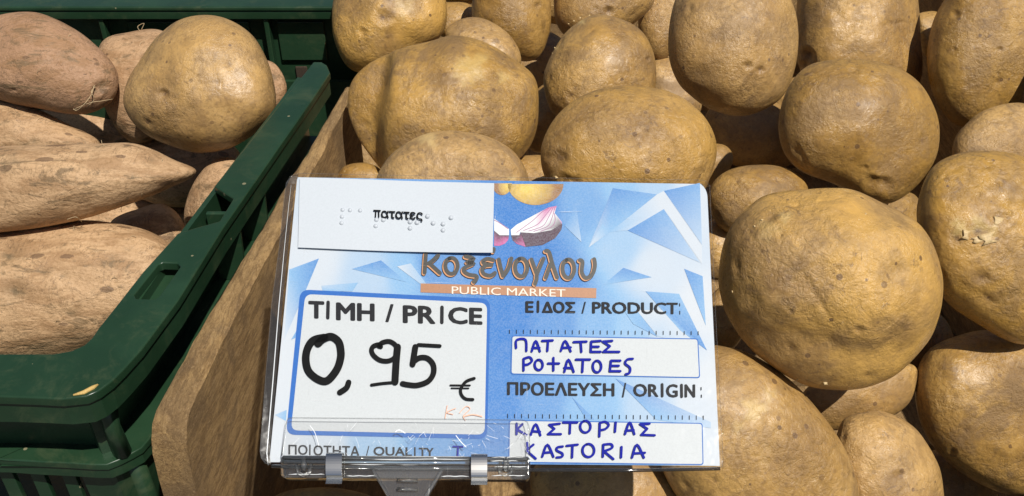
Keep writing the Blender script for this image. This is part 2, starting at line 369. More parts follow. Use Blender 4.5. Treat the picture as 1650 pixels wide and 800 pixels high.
# rim goes on to the left beyond the frame and back along the far side
yo = outer[0][1]; yi = inner[-1][1]
rim_poly = [(XL, yo)] + outer + inner[1:] + [(XL + 0.0, yi)]
slot = zz([(262, 423), (286, 424), (290, 430), (256, 478), (249, 482), (219, 481), (216, 475), (255, 426)], 0)
rim = ring_plate('rim', rim_poly, [slot], -0.005, 0.0, M['green'], crate, 0.0009)
def offset_x(poly, dx, dy): return [(x + dx, y + dy) for x, y in poly]
pocket = zz([(255, 418), (297, 418), (255, 488), (208, 487)], 0)
ring_plate('slot_pocket', pocket, [], -0.013, -0.010, M['green'], crate, 0)
# turned-down skirt below the outer edge of the rim
def wall_strip(name, path, z0, z1, thick, parent, mat, taper=0.0):
    """upright wall following an open xy path; thick grows to the path's left side"""
    P = [np.array(p, float) for p in path]; v = []; n = len(P)
    for i, p in enumerate(P):
        t = P[min(i + 1, n - 1)] - P[max(i - 1, 0)]; t /= np.linalg.norm(t); nn = np.array([-t[1], t[0]])
        a = p; b = p + nn * thick; c = p + nn * taper; d = c + nn * thick
        v += [(a[0], a[1], z1), (b[0], b[1], z1), (c[0], c[1], z0), (d[0], d[1], z0)]
    f = []
    for i in range(n - 1):
        a = 4 * i; b = a + 4
        f += [(a, b, b + 1, a + 1), (a, a + 2, b + 2, b), (a + 1, b + 1, b + 3, a + 3), (a + 2, a + 3, b + 3, b + 2)]
    f += [(0, 1, 3, 2), (4 * n - 4, 4 * n - 2, 4 * n - 1, 4 * n - 3)]
    bm = bmesh.new(); vv = [bm.verts.new(p) for p in v]
    for q in f: bm.faces.new([vv[k] for k in q])
    return frombm(name, bm, mat, parent)
edge_path = [(XL, yo)] + outer[:14]
def inset(path, d):
    P = [np.array(p, float) for p in path]; out = []
    for i, p in enumerate(P):
        t = P[min(i + 1, len(P) - 1)] - P[max(i - 1, 0)]; t /= np.linalg.norm(t); out.append(tuple(p + np.array([-t[1], t[0]]) * d))
    return out
wall_strip('rim_skirt', inset(edge_path, 0.0012), -0.016, -0.0045, 0.0025, crate, M['green'])
wall_strip('upper_wall', inset(edge_path, 0.021), -0.052, -0.0046, 0.003, crate, M['green'])
# the ledge below
LZ = -0.05
ledge_px = [(0, 740), (60, 744), (105, 746), (150, 749), (172, 749), (192, 741), (212, 731), (228, 722), (240, 708), (251, 692)]
led = zz(ledge_px, LZ)
ref = led[-1]; far = (outer[13][0] + 0.004, outer[13][1])
led_out = [(XL, led[0][1])] + led + [far]
led_in = inset([(XL, yo)] + outer[:14], 0.028)
ledge = ring_plate('ledge', led_out + led_in[::-1], [], LZ - 0.004, LZ, M['green'], crate, 0.0009)
wall_strip('ledge_lip', inset(led_out, 0.001), LZ - 0.010, LZ - 0.0036, 0.0022, crate, M['green'])
# corner rib down the outside, between rim and ledge and on below it
bm = bmesh.new()
cA = at_z(163, 640, -0.012); cB = at_z(197, 733, LZ)
tube(bm, [cA + np.array([-.001, .006, 0]), cB * .5 + cA * .5, cB + np.array([0, 0.001, 0.0005])], [0.0042, 0.0036, 0.0040], 10)
frombm('corner_rib', bm, M['green'], crate, True)
bm = bmesh.new()
cC = cB + np.array([0.001, 0.006, -0.004]); tube(bm, [cC, cC + np.array([-0.002, 0.008, -0.10])], [0.0042, 0.0046], 10)
frombm('corner_rib', bm, M['green'], crate, True)
# gussets between rim and ledge on the side
def gusset(u, v, name='gusset'):
    p = at_z(u, v, -0.005); d = np.array([0.006, 0.001, 0])
    bm = bmesh.new()
    prism(bm, [p + [-0.018, 0, 0], p + [-0.001, 0, 0], p + [-0.001, 0, -0.01], p + [-0.003, 0, -0.045], p + [-0.018, 0, -0.045]], np.array([0, 0.003, 0]))
    bevel(frombm(name, bm, M['green'], crate), 0.0006)
gusset(384, 345); gusset(424, 285)
# lower walls: slats with openings, solid band at the bottom
lowp = inset(led_out, 0.006)
wall_strip('lower_wall', [p for p in lowp[3:]], -0.16, LZ - 0.0045, 0.002, crate, M['green'], 0.006)
y0 = lowp[0][1]
k = 0; x = led[2][0] - 0.0035
while x > XL + 0.02 and k < 24:
    o = box('slat', (x - 0.0065, y0, -0.15), (x, y0 + 0.003, LZ - 0.0045), M['green'], crate, 0.0005); x -= 0.0145; k += 1
box('bottom_band', (XL, y0 + 0.001, -0.16), (led[2][0], y0 + 0.004, -0.088), M['green'], crate, 0.0005)
box('crate_floor', (XL, y0 + 0.006, -0.162), (-0.17, YB, -0.158), M['green'], crate)
box('back_wall', (XL, YB, -0.16), (-0.128, YB + 0.004, -0.06), M['green'], crate)
side_in = inset([(XL, yi)] + [inner[-1 - i] for i in range(len(inner))][0:0] , 0) if False else None
bm = bmesh.new()
tube(bm, [np.array(at_z(u, v, 0.0002)) for u, v in [(118, 637), (135, 633), (150, 625), (158, 620)]], [0.0004, 0.001, 0.001, 0.0004], 6)
frombm('worn_edge', bm, flat('worn_plastic', (0.62, 0.42, 0.14), 0.7, grain=0.3), crate, True)

# ============================================================ GREEN CRATE BEHIND
bcr = empty('plastic_crate', (-0.30, 0.76, -0.16), 'second green crate standing behind the sweet potatoes, only its ribbed end wall showing', 'crate')
YW = 0.735
def bx_(name, x0, x1, y0_, y1_, z0, z1, b=0.0008): return box(name, (x0, y0_, z0), (x1, y1_, z1), M['green'], bcr, b)
zt = 0.0
bx_('rim', -0.62, -0.095, YW - 0.012, YW + 0.02, -0.004, zt, 0.0012)
bx_('rim_skirt', -0.62, -0.095, YW - 0.0112, YW - 0.0085, -0.011, -0.0042)
bx_('end_wall', -0.62, -0.10, YW, YW + 0.004, -0.16, -0.0045)
for u in (168, 330, 430):
    p = at_y(u, 40, YW); bx_('wall_rib', p[0], p[0] + 0.004, YW - 0.0095, YW - 0.0002, -0.14, -0.0115)
p = at_y(185, 40, YW); q = at_y(426, 40, YW)
bx_('raised_panel', p[0] + 0.012, q[0] - 0.012, YW - 0.003, YW - 0.0003, -0.13, -0.016)
p = at_y(447, 40, YW); bx_('raised_panel', p[0], -0.155, YW - 0.003, YW - 0.0003, -0.05, -0.016)
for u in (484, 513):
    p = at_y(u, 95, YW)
    h_ = box('hand_hole_shade', (p[0] - 0.005, YW - 0.0022, -0.068), (p[0] + 0.005, YW - 0.0004, -0.056), M['hole_shade'], bcr, 0.001)  # solid dark block painted in place of the shade inside a hole
bx_('crate_floor', -0.62, -0.10, YW + 0.006, YW + 0.3, -0.162, -0.158)

# ============================================================ WOODEN CRATE
wc = empty('wooden_crate', (0.12, 0.42, -0.15), 'raw wooden crate heaped with potatoes, its rough side board facing the green crate', 'crate')
def side_board():
    # rounded upright plank; profile in y,z swept across its thickness, finely divided so that it can be uneven
    prof = [(0.262, -0.235), (0.262, -0.15), (0.261, -0.10), (0.2605, -0.05), (0.2615, -0.03), (0.2625, -0.016), (0.2645, -0.009), (0.268, -0.0035), (0.273, -0.0008), (0.281, 0.0005)]
    ys = np.linspace(0.29, 0.572, 48); prof += [(y, 0.0008 + 0.0007 * math.sin(y * 60)) for y in ys]; prof += [(0.574, -0.002), (0.574, -0.235)]
    def xl(y): return -0.1455 + (y - 0.27) * 0.112
    def xr(y): return -0.1315 + (y - 0.27) * 0.088
    n = len(prof); cols = 7; v = []
    for j in range(cols):
        s = j / (cols - 1)
        for y, z in prof:
            x = xl(y) * (1 - s) + xr(y) * s; e = (abs(s - 0.5) * 2) ** 6
            sx = (0.0003 * math.sin(y * 95 + z * 40) + 0.0002 * math.sin(y * 310 + 2) + 0.00025 * (RNG.rand() - .5)) * (1 if j in (0, cols - 1) else 0)
            v.append((x + sx, y, z - e * 0.0012 * (z > -0.01)))
    f = []
    for j in range(cols - 1):
        for i in range(n): a = j * n + i; b = j * n + (i + 1) % n; f.append((a, b, b + n, a + n))
    f.append(tuple(range(n))[::-1]); f.append(tuple((cols - 1) * n + i for i in range(n)))
    bm = bmesh.new(); vv = [bm.verts.new(p) for p in v]
    for q in f: bm.faces.new([vv[k_] for k_ in q])
    o = frombm('side_board', bm, M['wood'], wc); bevel(o, 0.0012, 2, 50)
side_board()
for i in range(11):
    box('base_board', (-0.128, 0.262 + i * 0.066, -0.232), (0.36, 0.262 + i * 0.066 + 0.060, -0.222), M['wood'], wc, 0.001)
box('front_board', (-0.128, 0.236, -0.235), (0.36, 0.248, -0.075), M['wood'], wc, 0.001)
box('side_board', (0.362, 0.24, -0.235), (0.376, 0.99, 0.0), M['wood'], wc, 0.001)
box('back_board', (-0.09, 0.98, -0.235), (0.36, 0.992, -0.06), M['wood'], wc, 0.001)

# ============================================================ POTATOES
def ico(n):
    bm = bmesh.new(); bmesh.ops.create_icosphere(bm, subdivisions=n, radius=1.0); me = bpy.data.meshes.new('unit_ball'); bm.to_mesh(me); bm.free()
    for p in me.polygons: p.use_smooth = True
    a = np.zeros(len(me.vertices) * 3); me.vertices.foreach_get('co', a); return me, a.reshape(-1, 3)
ICO = {6: ico(6), 7: ico(7)}
class Tuber: pass
def outline_fn(pts, c):
    pts = np.array(catmull(pts, 6, True)); d = pts - c; th = np.arctan2(d[:, 1], d[:, 0]); r = np.hypot(d[:, 0], d[:, 1])
    grid = np.linspace(-math.pi, math.pi, 361)
    o = np.argsort(th); th = th[o]; r = r[o]
    th3 = np.concatenate([th - 2 * math.pi, th, th + 2 * math.pi]); r3 = np.concatenate([r, r, r])
    R = np.interp(grid, th3, r3)
    k = np.ones(7) / 7; Rw = np.concatenate([R[-8:-1], R, R[1:8]]); R = np.convolve(Rw, k, 'same')[7:-7]
    return lambda t: np.interp(t, grid, R)
def tuber(kind, pts, zc, label, group=None, thick=0.9, color=(0, .5, .5), eyes=(), peel=(), crease=None, step=None, lvl=7, centre=None, seed=0, lump=1.0, D=None, name=None):
    t = Tuber(); t.kind = kind; P = np.array(pts, float)
    Q = np.array(catmull(pts, 6, True)); x, y = Q[:, 0], Q[:, 1]; x2, y2 = np.roll(x, -1), np.roll(y, -1)
    cr = x * y2 - x2 * y; A = cr.sum() / 2
    t.c = np.array([((x + x2) * cr).sum() / (6 * A), ((y + y2) * cr).sum() / (6 * A)]) if centre is None else np.array(centre, float)
    t.R = outline_fn(pts, t.c)
    d = Q - t.c; cov = np.cov(d.T); ev = np.linalg.eigvalsh(cov); t.minr = math.sqrt(max(ev[0], 1)) * math.sqrt(2)
    if zc is not None:
        p = at_z(t.c[0], t.c[1], zc); t.D = float(np.dot(p - CAM, FW))
    else: t.D = D
    t.thick = thick; t.__dict__.update(label=label, group=group, color=color, eyes=eyes, peel=peel, crease=crease, step=step, lvl=lvl, seed=seed, lump=lump, name=name)
    return t
def half(t, U, V):
    th = np.arctan2(V - t.c[1], U - t.c[0]); r = np.hypot(U - t.c[0], V - t.c[1]) / t.R(th)
    h = np.sqrt(np.clip(1 - r * r, 0, 1)) * t.minr * t.thick / F
    return r < 1, h            # half thickness per unit depth
def settle(lst, tol=0.006):
    """push each tuber back until it clears all nearer ones (given in order, nearest first)"""
    for i, b in enumerate(lst):
        for a in lst[:i]:
            u0 = max(a.c[0] - 420, b.c[0] - 420); U, V = np.meshgrid(np.arange(u0, u0 + 840, 7), np.arange(min(a.c[1], b.c[1]) - 200, max(a.c[1], b.c[1]) + 200, 7))
            ma, ha = half(a, U, V); mb, hb = half(b, U, V); m = ma & mb
            if not m.any(): continue
            back = a.D * (1 + ha[m]); need = ((back - tol) / (1 - hb[m])).max()
            if need > b.D: b.D = float(need)
def build(t):
    me0, co = ICO[t.lvl]; me = me0.copy(); x, y, z = co[:, 0], co[:, 1], co[:, 2]
    rng = np.random.RandomState(t.seed + 5)
    th = np.arctan2(y, x); rho = np.hypot(x, y); Rr = t.R(th)
    du = x * Rr; dv = y * Rr                     # picture-plane offsets
    S = t.D / F; shrink = 0.985
    fwd = ray(*t.c); fwd = fwd / np.linalg.norm(fwd)
    c = t.minr * t.thick * S
    ax_r = RT; ax_d = -UP
    off = du[:, None] * S * shrink * ax_r + dv[:, None] * S * shrink * ax_d - (z * c)[:, None] * fwd
    size = t.minr * S
    # lumps: sum of random smooth waves; weaker near the silhouette so that the outline keeps its shape
    N = co; disp = np.zeros(len(co))
    for f_, a_ in ((2.2, .018), (3.4, .014), (5.5, .007), (8.5, .0042), (14, .0021), (23, .0011)):
        for _ in range(5):
            k = rng.normal(size=3); k /= np.linalg.norm(k); disp += a_ * np.sin(N @ k * f_ * (0.8 + .4 * rng.rand()) + rng.rand() * 6.28) * 0.8
    disp *= (0.35 + 0.95 * np.abs(z)) * t.lump
    mark = np.zeros(len(co)); peel = np.zeros(len(co)); pu = t.c[0] + du; pv = t.c[1] + dv; front = z > -0.05
    for e in t.eyes:                              # (u, v, radius px, depth, darkness)
        eu, ev_, er, ed, em = e
        d2 = (pu - eu) ** 2 + ((pv - ev_) * 1.15) ** 2; g = np.exp(-d2 / er ** 2) * front
        rim_ = np.exp(-((np.sqrt(d2) - er * 1.5) / (er * .6)) ** 2) * front
        disp -= (g * ed - rim_ * ed * .22) * er * S / size
        g2 = np.exp(-d2 / (er * .55) ** 2) * front; mark = np.maximum(mark, np.maximum(g2 * em, np.exp(-d2 / (er * 1.3) ** 2) * em * .38 * front))
    for e in t.peel:
        eu, ev_, er, amt = e; ang = np.arctan2(pv - ev_, pu - eu)
        rr = er * (1 + .25 * np.sin(3 * ang + eu) + .18 * np.sin(5 * ang + ev_) + .12 * np.sin(9 * ang))
        g = 1 / (1 + np.exp((np.hypot(pu - eu, pv - ev_) - rr) / (er * .10 + .8))) * front; peel = np.maximum(peel, g * amt)
    if t.crease:
        for (u1, v1, u2, v2, w, dep) in t.crease:
            L = np.hypot(u2 - u1, v2 - v1); s = ((pu - u1) * (u2 - u1) + (pv - v1) * (v2 - v1)) / L ** 2
            dist = np.abs((pu - u1) * (v2 - v1) - (pv - v1) * (u2 - u1)) / L
            fall = np.clip(np.minimum(s + .25, 1.25 - s) * 2.2, 0, 1)
            disp -= np.exp(-(dist / w) ** 2) * fall * dep * front
    # random shallow eyes on every tuber
    for _ in range(7 if t.kind == 'potato' else 4):
        k = rng.normal(size=3); k /= np.linalg.norm(k); a = np.arccos(np.clip(N @ k, -1, 1)); w = 0.05 + .05 * rng.rand()
        disp -= np.exp(-(a / w) ** 2) * 0.022; mark = np.maximum(mark, np.exp(-(a / (w * .42)) ** 2) * (.25 + .45 * rng.rand()))
    nrm = off / (np.linalg.norm(off, axis=1)[:, None] + 1e-9)
    off = off + nrm * (disp * size)[:, None]
    if t.step:
        for (u1, v1, u2, v2, w, dep) in t.step:      # everything left of the line u1,v1 -> u2,v2 sits deeper
            L = np.hypot(u2 - u1, v2 - v1); sd_ = ((pu - u1) * (v2 - v1) - (pv - v1) * (u2 - u1)) / L
            off = off + ((1 / (1 + np.exp(np.clip(sd_ / w, -30, 30)))) * dep * S * np.clip(z + .2, 0, 1))[:, None] * fwd
    loc = CAM + ray(*t.c) * t.D
    me.vertices.foreach_set('co', off.ravel())
    for nm, arr in (('mark', mark), ('peel', peel)):
        at = me.attributes.new(nm, 'FLOAT', 'POINT'); at.data.foreach_set('value', np.clip(arr, 0, 1))
    # sweet potatoes: turn nothing, only the material differs
    me.materials.clear(); me.materials.append(M[t.kind]); me.update()
    nm = t.name or ('potato' if t.kind == 'potato' else 'sweet_potato')
    me.name = nm; o = bpy.data.objects.new(nm, me); C.objects.link(o); o.location = loc; o.color = (*t.color, 1)
    tag(o, t.label, 'potato' if t.kind == 'potato' else 'sweet potato', t.group or ('potatoes heaped in the wooden crate' if t.kind == 'potato' else 'sweet potatoes in the green crate'))
    t.o = o; t.loc = loc; t.vw = off + loc; t.me = me
    return o
from mathutils.bvhtree import BVHTree
def surf(t, u, v, lift=0.0):
    """point on the front of a built tuber seen at picture position u, v"""
    if not hasattr(t, 'bvh'):
        tri = [tuple(p.vertices) for p in t.me.polygons]; t.bvh = BVHTree.FromPolygons([tuple(p) for p in t.vw], tri)
    d = ray(u, v); h = t.bvh.ray_cast(Vector(CAM), Vector(d).normalized())[0]
    if h is None: return at_depth(u, v, t.D - lift)
    return np.array(h) - d * lift

K = 'potato'
L = [ # nearest first
 tuber(K, [(1150,440),(1160,390),(1187,345),(1232,311),(1300,300),(1370,304),(1430,335),(1480,370),(1508,415),(1515,462),(1503,530),(1470,583),(1425,617),(1370,632),(1300,625),(1225,582),(1177,527),(1156,480)], .033,
   'biggest potato, waxy yellow and wrinkled, right beside the card', color=(1,.25,.75), thick=.93, seed=1,
   eyes=[(1382,530,7,.5,.9),(1272,503,4,.4,.4),(1430,440,12,.25,.25),(1240,350,10,.3,.3),(1190,470,26,.10,0),(1450,560,34,.10,0),(1330,590,40,.06,0)], peel=[(1266,352,9,.5),(1240,372,16,.35)], lump=1.8, crease=[(1300,450,1340,520,5,.012),(1395,420,1440,470,5,.010)]),
 tuber(K, [(1130,556),(1165,557),(1210,570),(1270,608),(1325,665),(1365,725),(1388,800),(1380,870),(1320,930),(1200,910),(1110,830),(1060,750),(1050,650),(1085,585)], .004,
   'large netted potato at the lower right corner of the card', color=(.15,.55,1), thick=.72, seed=2, peel=[(1215,662,16,.55),(1240,640,9,.4),(1190,690,8,.35)]),
 tuber(K, [(1350,690),(1362,672),(1392,663),(1430,664),(1475,690),(1505,735),(1519,780),(1517,840),(1462,890),(1385,880),(1350,810),(1340,740)], -.022,
   'small smooth potato with a round navel, at the bottom edge of the photo', color=(.3,.2,.2), thick=.95, seed=3, eyes=[(1449,766,8,.5,.55),(1449,766,26,.10,0)]),
 tuber(K, [(1478,340),(1490,290),(1515,258),(1570,241),(1650,252),(1705,295),(1728,380),(1718,470),(1690,540),(1640,556),(1570,520),(1520,480),(1495,430),(1482,385)], .028,
   'potato with torn flaking skin at the right edge of the photo', color=(.8,.6,.8), thick=.85, seed=4,
   peel=[(1552,372,10,.9),(1578,365,12,.85),(1600,372,8,.8),(1545,362,7,.7)], eyes=[(1576,374,16,.25,.9),(1606,352,12,.3,.95),(1545,384,10,.25,.8),(1590,267,9,.3,.6),(1582,446,12,.35,.7),(1625,352,9,.3,.6)]),
 tuber(K, [(1252,210),(1257,165),(1277,125),(1312,100),(1370,95),(1430,103),(1475,125),(1503,160),(1517,205),(1510,255),(1480,300),(1440,328),(1405,326),(1345,300),(1290,280),(1262,250)], .022,
   'round netted potato with an open pit near its base, directly above the biggest one', color=(.2,.6,1), thick=.82, seed=5,
   eyes=[(1406,301,11,.45,.6),(1430,302,10,.45,.5),(1418,302,10,.3,.5),(1395,278,5,.3,.4)], crease=[(1282,232,1300,270,5,.018)]),
 tuber(K, [(871,250),(880,215),(905,180),(950,150),(1000,138),(1050,139),(1100,155),(1140,190),(1158,235),(1150,280),(1120,325),(1020,345),(920,330),(880,290)], .030,
   'smooth oval potato above the card, behind the printed onion', color=(.55,.2,.25), thick=.9, seed=6,
   eyes=[(905,255,12,.4,.7),(888,253,6,.3,.5),(915,288,9,.5,.95),(930,290,8,.4,.9),(1050,262,12,.12,.25)], peel=[(896,284,4,.9)], crease=[(1080,205,1098,225,4,.012)]),
 tuber(K, [(605,300),(618,262),(645,236),(690,215),(740,210),(795,224),(835,255),(852,300),(835,345),(740,365),(640,350)], .022,
   'potato just behind the white braille slip, only its rough top showing', color=(.1,1,.5), thick=.9, seed=7, peel=[(690,222,13,.5),(820,290,5,.7)], eyes=[(775,285,9,.3,.6),(655,240,6,.3,.3)]),
 tuber(K, [(560,160),(573,122),(612,92),(650,76),(695,63),(735,54),(785,70),(830,98),(862,125),(868,165),(865,215),(846,250),(800,280),(700,300),(630,288),(590,245),(568,205)], .010,
   'lumpy two-lobed potato with a deep fold on its left side, next to the wooden board', color=(.25,.9,.35), thick=.85, seed=8,
   crease=[(628,92,612,150,12,.05)], step=[(630,70,612,270,4,65)], eyes=[(765,130,14,.2,.3),(590,200,8,.3,.1)], peel=[(758,112,20,.6),(745,125,12,.55),(806,128,8,.5)], lump=1.3),
 tuber(K, [(875,120),(890,80),(915,45),(955,22),(990,25),(1030,45),(1052,80),(1057,120),(1050,155),(1010,190),(935,208),(898,190),(880,160)], .016,
   'upright potato flecked with loose skin, above the left end of the smooth oval one', color=(.35,.7,.5), thick=.92, seed=9,
   eyes=[(925,150,8,.3,.8),(930,140,6,.3,.7),(1041,96,4,.5,.7),(1000,60,7,.2,.2)], peel=[(894,77,2.5,.9),(916,38,2.5,.9),(935,30,6,.7)]),
 tuber(K, [(1075,60),(1080,20),(1095,-15),(1130,-45),(1180,-55),(1240,-40),(1275,0),(1287,50),(1281,110),(1257,160),(1205,187),(1150,180),(1102,145),(1080,105)], .020,
   'potato with two small dark eyes side by side, top centre right', color=(.3,.5,.3), thick=.9, seed=10, eyes=[(1203,103,6,.45,.95),(1222,110,6,.5,1),(1130,120,14,.1,.35)]),
 tuber(K, [(1533,240),(1550,205),(1590,175),(1650,165),(1685,190),(1700,240),(1672,300),(1600,315),(1545,290)], -.02,
   'potato wedged between the flaking one and the top right one, at the right edge', color=(.1,.9,.4), thick=.9, seed=12, lvl=6),
 tuber(K, [(1490,100),(1500,40),(1520,0),(1545,-40),(1620,-70),(1700,-30),(1730,60),(1700,160),(1600,205),(1550,208),(1508,170)], -.002,
   'large pitted potato in the top right corner of the photo', color=(.3,.4,.3), thick=.9, seed=11,
   eyes=[(1545,27,6,.4,.5),(1620,45,4,.5,.6),(1612,80,4,.5,.5),(1608,120,4,.5,.5),(1540,80,4,.4,.4),(1560,135,10,.12,.3)], peel=[(1513,143,3,.9)]),
 tuber(K, [(1285,-20),(1278,60),(1284,110),(1310,150),(1390,160),(1478,140),(1486,60),(1484,0),(1470,-50),(1380,-80),(1300,-60)], -.004,
   'pale blocky potato with a dark knot, behind the round netted one', color=(.4,.7,.3), thick=.85, seed=13, eyes=[(1302,90,12,.5,.95),(1295,108,9,.4,.9),(1345,15,14,.15,.3)], crease=[(1420,42,1460,35,4,.012)]),
 tuber(K, [(535,40),(540,-10),(560,-55),(630,-75),(700,-50),(722,20),(712,60),(675,85),(640,110),(600,120),(565,112),(545,82)], .002,
   'shiny yellowish potato at the top left end of the heap', color=(1,.3,.3), thick=.9, seed=14, eyes=[(617,28,12,.35,.9),(585,52,7,.4,.3)], peel=[(650,12,14,.35)]),
 tuber(K, [(718,65),(722,42),(750,28),(780,30),(815,50),(838,82),(835,110),(790,120),(740,110)], -.006,
   'small potato tucked behind the folded two-lobed one', color=(.1,.5,.4), thick=.9, seed=15, lvl=6),
 tuber(K, [(760,10),(770,-40),(830,-70),(880,-40),(890,15),(885,60),(868,95),(835,100),(795,80),(768,50)], -.006,
   'half-shaded potato at the top edge with its right side in shadow', color=(.2,.4,.4), thick=.9, seed=16, lvl=6, eyes=[(868,8,6,.4,.6)]),
 tuber(K, [(892,15),(900,48),(930,75),(970,70),(1020,42),(1055,5),(1050,-50),(970,-80),(900,-50)], -.004,
   'potato cut by the top edge with one dark eye, above the upright one', color=(.4,.4,.3), thick=.9, seed=17, lvl=6, eyes=[(980,17,7,.6,1)]),
 tuber(K, [(1028,30),(1040,80),(1065,98),(1095,70),(1110,20),(1090,-40),(1050,-30)], -.03,
   'narrow pale potato squeezed between two larger ones at the top edge', color=(.1,.3,.4), thick=.9, seed=18, lvl=6),
 tuber(K, [(1141,310),(1160,282),(1200,267),(1260,268),(1300,292),(1300,350),(1240,385),(1170,375),(1145,345)], -.012,
   'greyish half-shaded potato in the gap right of the card top corner', color=(0,1,.8), thick=.85, seed=19, lvl=6),
 tuber(K, [(543,285),(555,267),(585,262),(612,272),(625,300),(600,330),(560,325),(545,305)], -.030,
   'small potato end peeping out between wooden board and card', color=(.1,.3,.2), thick=.9, seed=20, lvl=6),
 tuber(K, [(1290,640),(1330,606),(1390,590),(1440,584),(1474,588),(1480,612),(1465,650),(1430,675),(1380,692),(1310,690)], -.045,
   'potato under the biggest one, its lit tip showing above the small smooth one', color=(.2,.5,.4), thick=.8, seed=21, lvl=6),
 tuber(K, [(1472,620),(1485,572),(1520,545),(1600,530),(1700,560),(1750,650),(1720,760),(1645,800),(1572,778),(1512,732),(1480,680)], -.045,
   'large earthy potato in the lower right corner, mostly in shade', color=(0,1,.5), thick=.85, seed=22, eyes=[(1535,728,7,.3,.6),(1540,640,8,.2,.2)]),
 tuber(K, [(855,800),(866,745),(960,705),(1060,740),(1115,800),(1085,890),(960,920),(870,880)], -.040,
   'potato below the card, shaded by its bottom edge', color=(.2,.6,.4), thick=.85, seed=23, lvl=6),
 tuber(K, [(1395,330),(1440,310),(1475,312),(1490,350),(1470,400),(1410,400)], -.045,
   'sliver of potato in the dark gap above the biggest one', color=(.2,.6,.4), thick=.9, seed=24, lvl=6),
 tuber(K, [(1090,240),(1140,232),(1172,236),(1181,262),(1150,300),(1100,290)], -.035,
   'lit corner of potato just right of the smooth oval one', color=(.2,.6,.4), thick=.9, seed=25, lvl=6),
 tuber(K, [(1476,30),(1495,18),(1515,22),(1530,50),(1525,90),(1490,90)], -.03,
   'pale tip between the blocky potato and the top right corner one', color=(.2,.3,.4), thick=.9, seed=26, lvl=6),
 tuber(K, [(820,262),(855,250),(885,255),(900,290),(880,330),(830,330)], -.03,
   'scrap of potato in the gap between slip-side potato and smooth oval', color=(.2,.6,.4), thick=.9, seed=27, lvl=6),
 tuber(K, [(1125,380),(1150,352),(1185,362),(1200,410),(1170,450),(1130,440)], -.04,
   'sliver of potato close against the right edge of the card', color=(.2,.6,.4), thick=.9, seed=28, lvl=6),
 tuber(K, [(700,12),(725,3),(760,8),(770,40),(730,62),(700,50)], -.03,
   'pale bit of potato behind the small tucked one', color=(.2,.3,.4), thick=.9, seed=29, lvl=6),
 tuber(K, [(1048,100),(1085,95),(1120,130),(1130,180),(1080,200),(1045,160)], -.05,
   'brown potato deep in shade between three others', color=(.1,.9,.4), thick=.9, seed=30, lvl=6),
 tuber(K, [(420,830),(450,795),(520,785),(600,800),(640,850),(560,900),(440,890)], -.055,
   'shaded potato under the left end of the clear clip', color=(.1,.9,.4), thick=.85, seed=31, lvl=6),
]
def EP(u, v, rx, ry, z, lab, sd, col=(.1, .7, .4), rot=0.3):
    pts = [(u + rx * math.cos(a) * math.cos(rot) - ry * math.sin(a) * math.sin(rot), v + rx * math.cos(a) * math.sin(rot) + ry * math.sin(a) * math.cos(rot)) for a in np.linspace(0, 2 * math.pi, 13)[:-1]]
    return tuber(K, pts, z, lab, color=col, thick=.85, seed=sd, lvl=6)
L += [
 EP(1215, 215, 85, 60, -.16, 'potato deep in the dark gap left of the round netted one', 60),
 EP(880, 190, 38, 60, -.04, 'potato deep in the shadow between the two-lobed and the smooth oval ones', 61),
 EP(868, 110, 60, 60, -.12, 'potato in shadow between the two-lobed and the upright ones', 62),
 EP(1520, 240, 70, 70, -.13, 'potato deep in the gap right of the round netted one', 63),
 EP(1488, 560, 48, 60, -.045, 'potato in black shade between the biggest one and the lower right one', 64),
 EP(1530, 800, 80, 80, -.12, 'potato in black shade right of the small navelled one', 65),
 EP(1168, 515, 38, 60, -.05, 'potato in shade under the left flank of the biggest one', 66),
 EP(596, 240, 44, 60, -.10, 'potato in shade against the inner face of the wooden board', 69, rot=0),
 EP(1070, 120, 48, 60, -.10, 'potato in shade left of the one with two dark eyes', 70),
 EP(1290, 180, 50, 60, -.12, 'potato in shade under the blocky one', 71),
 EP(735, -45, 70, 52, -.01, 'potato at the top edge behind the shiny yellowish one', 72),
 EP(905, -20, 70, 62, -.03, 'potato behind the top row, left of the one with one dark eye', 73),
 EP(1065, -65, 60, 60, .00, 'potato behind the top row, left of the one with two dark eyes', 74),
 EP(1280, -100, 75, 60, .01, 'potato behind the top row, left of the blocky one', 75),
 EP(1495, -60, 60, 60, -.01, 'potato behind the top row between blocky and corner ones', 76),
 EP(1400, 440, 70, 80, -.13, 'potato underneath the biggest one on its far side', 77),
 EP(1000, 420, 110, 80, -.09, 'potato wholly behind the blue half of the card', 78),
 EP(700, 480, 120, 90, -.09, 'potato wholly behind the price field of the card', 79),
]
settle(L)
T = {}
for t in L: build(t); T[t.seed] = t

